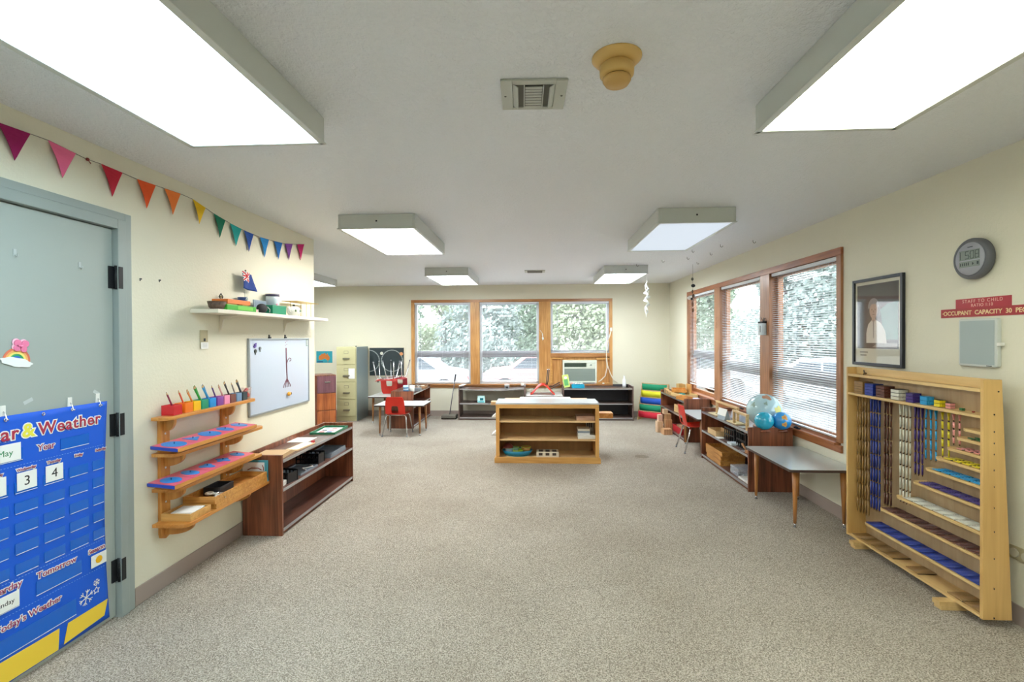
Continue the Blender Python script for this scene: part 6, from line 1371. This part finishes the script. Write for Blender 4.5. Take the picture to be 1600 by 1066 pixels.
box(prof(TOPZ)-.03, prof(TOPZ)-.0128, B0+.0005, B1-.0005, 1.1945, TOPZ).build('top_rail', M_birch, bc, .001)
box(BXF, prof(1.06)-.013, B0+.0005, B1-.0005, 1.048, 1.063).build('cube_shelf', M_birch, bc, .001)
box(BXF, prof(.06)-.013, B0+.0005, B1-.0005, BOT+.002, BOT+.014).build('bottom_board', M_birch, bc, .001)
SH = [(2.64, .978), (2.68, .924), (2.74, .857), (2.813, .786), (2.885, .705), (2.975, .601), (3.11, .472), (3.25, .346), (3.395, .195)]
for y1_, z in SH:
    b = mb(); xb = prof(z)-.013; b.prism([(BXF+.006, B0+.0005), (BXF+.006, y1_-.035), (BXF+.020, y1_-.008), (BXF+.045, y1_), (xb, y1_), (xb, B0+.0005)], z-.014, z, 'z'); b.build('step_shelf', M_birch, bc, .001)
for z in (1.184, 1.07, .984, .927, .872, .793, .71, .605, .486, .352, .202, .055):
    b = mb(); b.rod((2.266+.006*(1.2-z)*.5+(.02 if z > 1.15 else 0), B0-SP-.0015, z), (2.266+(.02 if z > 1.15 else 0), B0-SP+.0, z), .0042, n=10); b.build('screw', M_blackm, bc)
for y in (2.68, 3.42):
    b = mb(); b.box(2.145+(.03 if y > 3 else 0), 2.36, y-.024, y+.024, .0, .022); b.box(2.105+(.02 if y > 3 else 0)-.02, 2.20, y-.028, y+.028, .0225, BOT-.004) if False else None
    b.build('foot_bar', M_birch, bc, .002); b = mb(); b.box(2.135+(.03 if y > 3 else 0), 2.35, y-.024, y+.024, .0222, BOT+.0018); b.build('foot_block', M_birch, bc, .002)
# bead materials
BC = {10: ('gold', '#94703c'), 9: ('dark blue', '#1d3796'), 8: ('brown', '#5a3024'), 7: ('white', '#d5d4c6'), 6: ('purple', '#3b2878'), 5: ('light blue', '#1f9bd8'), 4: ('yellow', '#e0cf22'), 3: ('pink', '#e69a94'), 2: ('green', '#1f6a3c'), 1: ('red', '#8c2a2a')}
def beadmat(n):
    nm, c_ = BC[n]; return mat('beads_'+nm.replace(' ', '_'), c_, .3, coat=.3)
M_wire = mat('bead_wire', '#a98b5a', .4, .5)
CS = [(10, 3.435, .080), (9, 3.335, .074), (8, 3.232, .070), (7, 3.110, .062), (6, 2.998, .052), (5, 2.898, .045), (4, 2.810, .036), (3, 2.742, .029), (2, 2.668, .018), (1, 2.602, .010)]
for n, y, s in CS:
    t = thing('bead_cube', 'small %s bead cube on the top shelf of the bead cabinet' % BC[n][0], 'bead cube', (2.259, y, 1.0635), .06)
    h = s*.5; b = mb(); N = max(2, min(n, 10)) if n > 1 else 1; st = 2*h/N; hh = s*(1.06 if n > 2 else .8)
    # a cube of beads: each layer a slab of rounded bars
    L_ = max(2, N//2) if n > 1 else 1
    for k in range(L_):
        z0_, z1_ = hh*k/L_, hh*(k+1)/L_
        for j in range(N):
            p = -h+st*(j+.5)
            b.box(p-st*.44, p+st*.44, -h, h, z0_+hh/L_*.06, z1_-hh/L_*.06)
    b.build('beads', beadmat(n), t, .001)
    if n > 2:
        b = mb()
        for k in range(L_+1): z = hh*k/L_; b.box(-h-.0008, h+.0008, -h-.0008, h+.0008, max(z-.0007, 0), z+.0007)
        b.build('wire_grid', mat('wire_'+BC[n][0].replace(' ', '_'), BC[n][1], .3) if n not in (4, 3, 7) else M_blackm, t)
# chains hanging from hooks under the cube shelf
CH = [(10, 3.44, .10, .195, 6), (9, 3.325, .075, .22, 5), (8, 3.215, .06, .335, 4), (7, 3.065, .075, .425, 5), (6, 2.965, .06, .60, 4), (5, 2.868, .06, .70, 4), (4, 2.775, .045, .79, 3), (3, 2.705, .04, .86, 3)]
for n, yc, wd, zb, ns in CH:
    t = thing('bead_chain', 'looped %s bead chain hanging in the bead cabinet' % BC[n][0], 'bead chain', (2.262, yc, 1.048))
    b = mb(); w2 = mb(); hb = mb(); span = 1.048-zb; bl = min(.0085*n, .085)+.006; gap = .010
    for i in range(ns*2 if n > 5 else ns*2-2):
        cnt = ns*2 if n > 5 else ns*2-2
        yy = -wd/2+wd*i/(cnt-1); xx = .010*math.sin(i*2.1); z = -.012; hx_ = yy*.35; k = 0
        top_y = -wd/2+wd*((i//2)*2+.5)/(cnt-1)
        while z-bl > -span+.02*math.sin(i*1.7)**2:
            ya, yb_ = (top_y, yy) if k == 0 else (yy, yy)
            b.rod((xx, ya, z), (xx, yb_, z-bl), .0042, n=6)
            w2.rod((xx, ya, z+gap if k else z), (xx, yb_, z-bl-gap), .0018, n=4); z -= bl+gap; k += 1
    b.build('beads', beadmat(n), t); w2.build('links', M_wire if n in (9, 8, 10) else mat('link_dark', '#5c4438', .4, .4), t)
    for i in range(ns): yy = -wd/2+wd*(i+.5)/ns; hb.tube([(0, yy, 0), (0, yy, -.006), (.006, yy, -.012), (.0, yy, -.014)], .0014, 5)
    hb.build('hooks', M_br, t)
# squares and short chains on the step shelves
ORD = ['nearest', 'second', 'third', 'fourth', 'fifth', 'sixth', 'seventh', 'eighth', 'ninth', 'tenth']
def squares(n, z, pitch, cnt, size, skip=()):
    t0_ = None; nm = BC[n][0]; i = 0; y0_ = 2.53
    for k in range(cnt):
        if k in skip: continue
        yy = y0_+pitch*(k+.5); x = (BXF+.012+prof(z)-.016)/2; wx = (prof(z)-.016-BXF-.014)/2
        lb = '%s flat %s bead square in the bead cabinet, counted from the near side' % (ORD[i], nm); gp = nm+' bead squares in a row'; i += 1
        if t0_ is None:
            t0_ = thing('bead_square', lb, 'bead square', (x, yy, z+.0005), 0, gp)
            b = mb(); st = 2*wx/n
            for j in range(n): b.rod((-wx+st*(j+.5), -size/2, .0045), (-wx+st*(j+.5), size/2, .0045), .0042, n=6)
            b.build('beads', beadmat(n), t0_)
            b = mb(); b.box(-wx, wx, -size/2-.0015, -size/2-.0005, .002, .006); b.build('wire', mat('square_wire', '#2c2a30', .4, .4), t0_)
        else: dup(t0_, (x, yy, z+.0005), 0, lb)
for n_q, z_q, p_q, s_q in ((9, .195, .0935, .089), (8, .346, .0865, .081), (7, .472, .073, .071), (6, .601, .0655, .062), (5, .705, .06, .055), (4, .786, .056, .048), (3, .857, .05, .042), (2, .924, .045, .038)):
    squares(n_q, z_q, p_q, n_q, s_q)
squares(10, BOT+.0145, .098, 10, .093, (2, 3, 5))
t = thing('small_twig', 'dark little bird-shaped twig lying on the far top end of the bead cabinet', 'ornament', (2.25, 3.40, 1.1945), .5); b = mb(); b.tube([(-.03, 0, .006), (0, .01, .014), (.03, .03, .03)], .004, 6); b.ball((0, .005, .012), .009, (1.6, 1, .8), 10); b.build('twig', mat('dark_twig', '#5d4a33', .7), t)
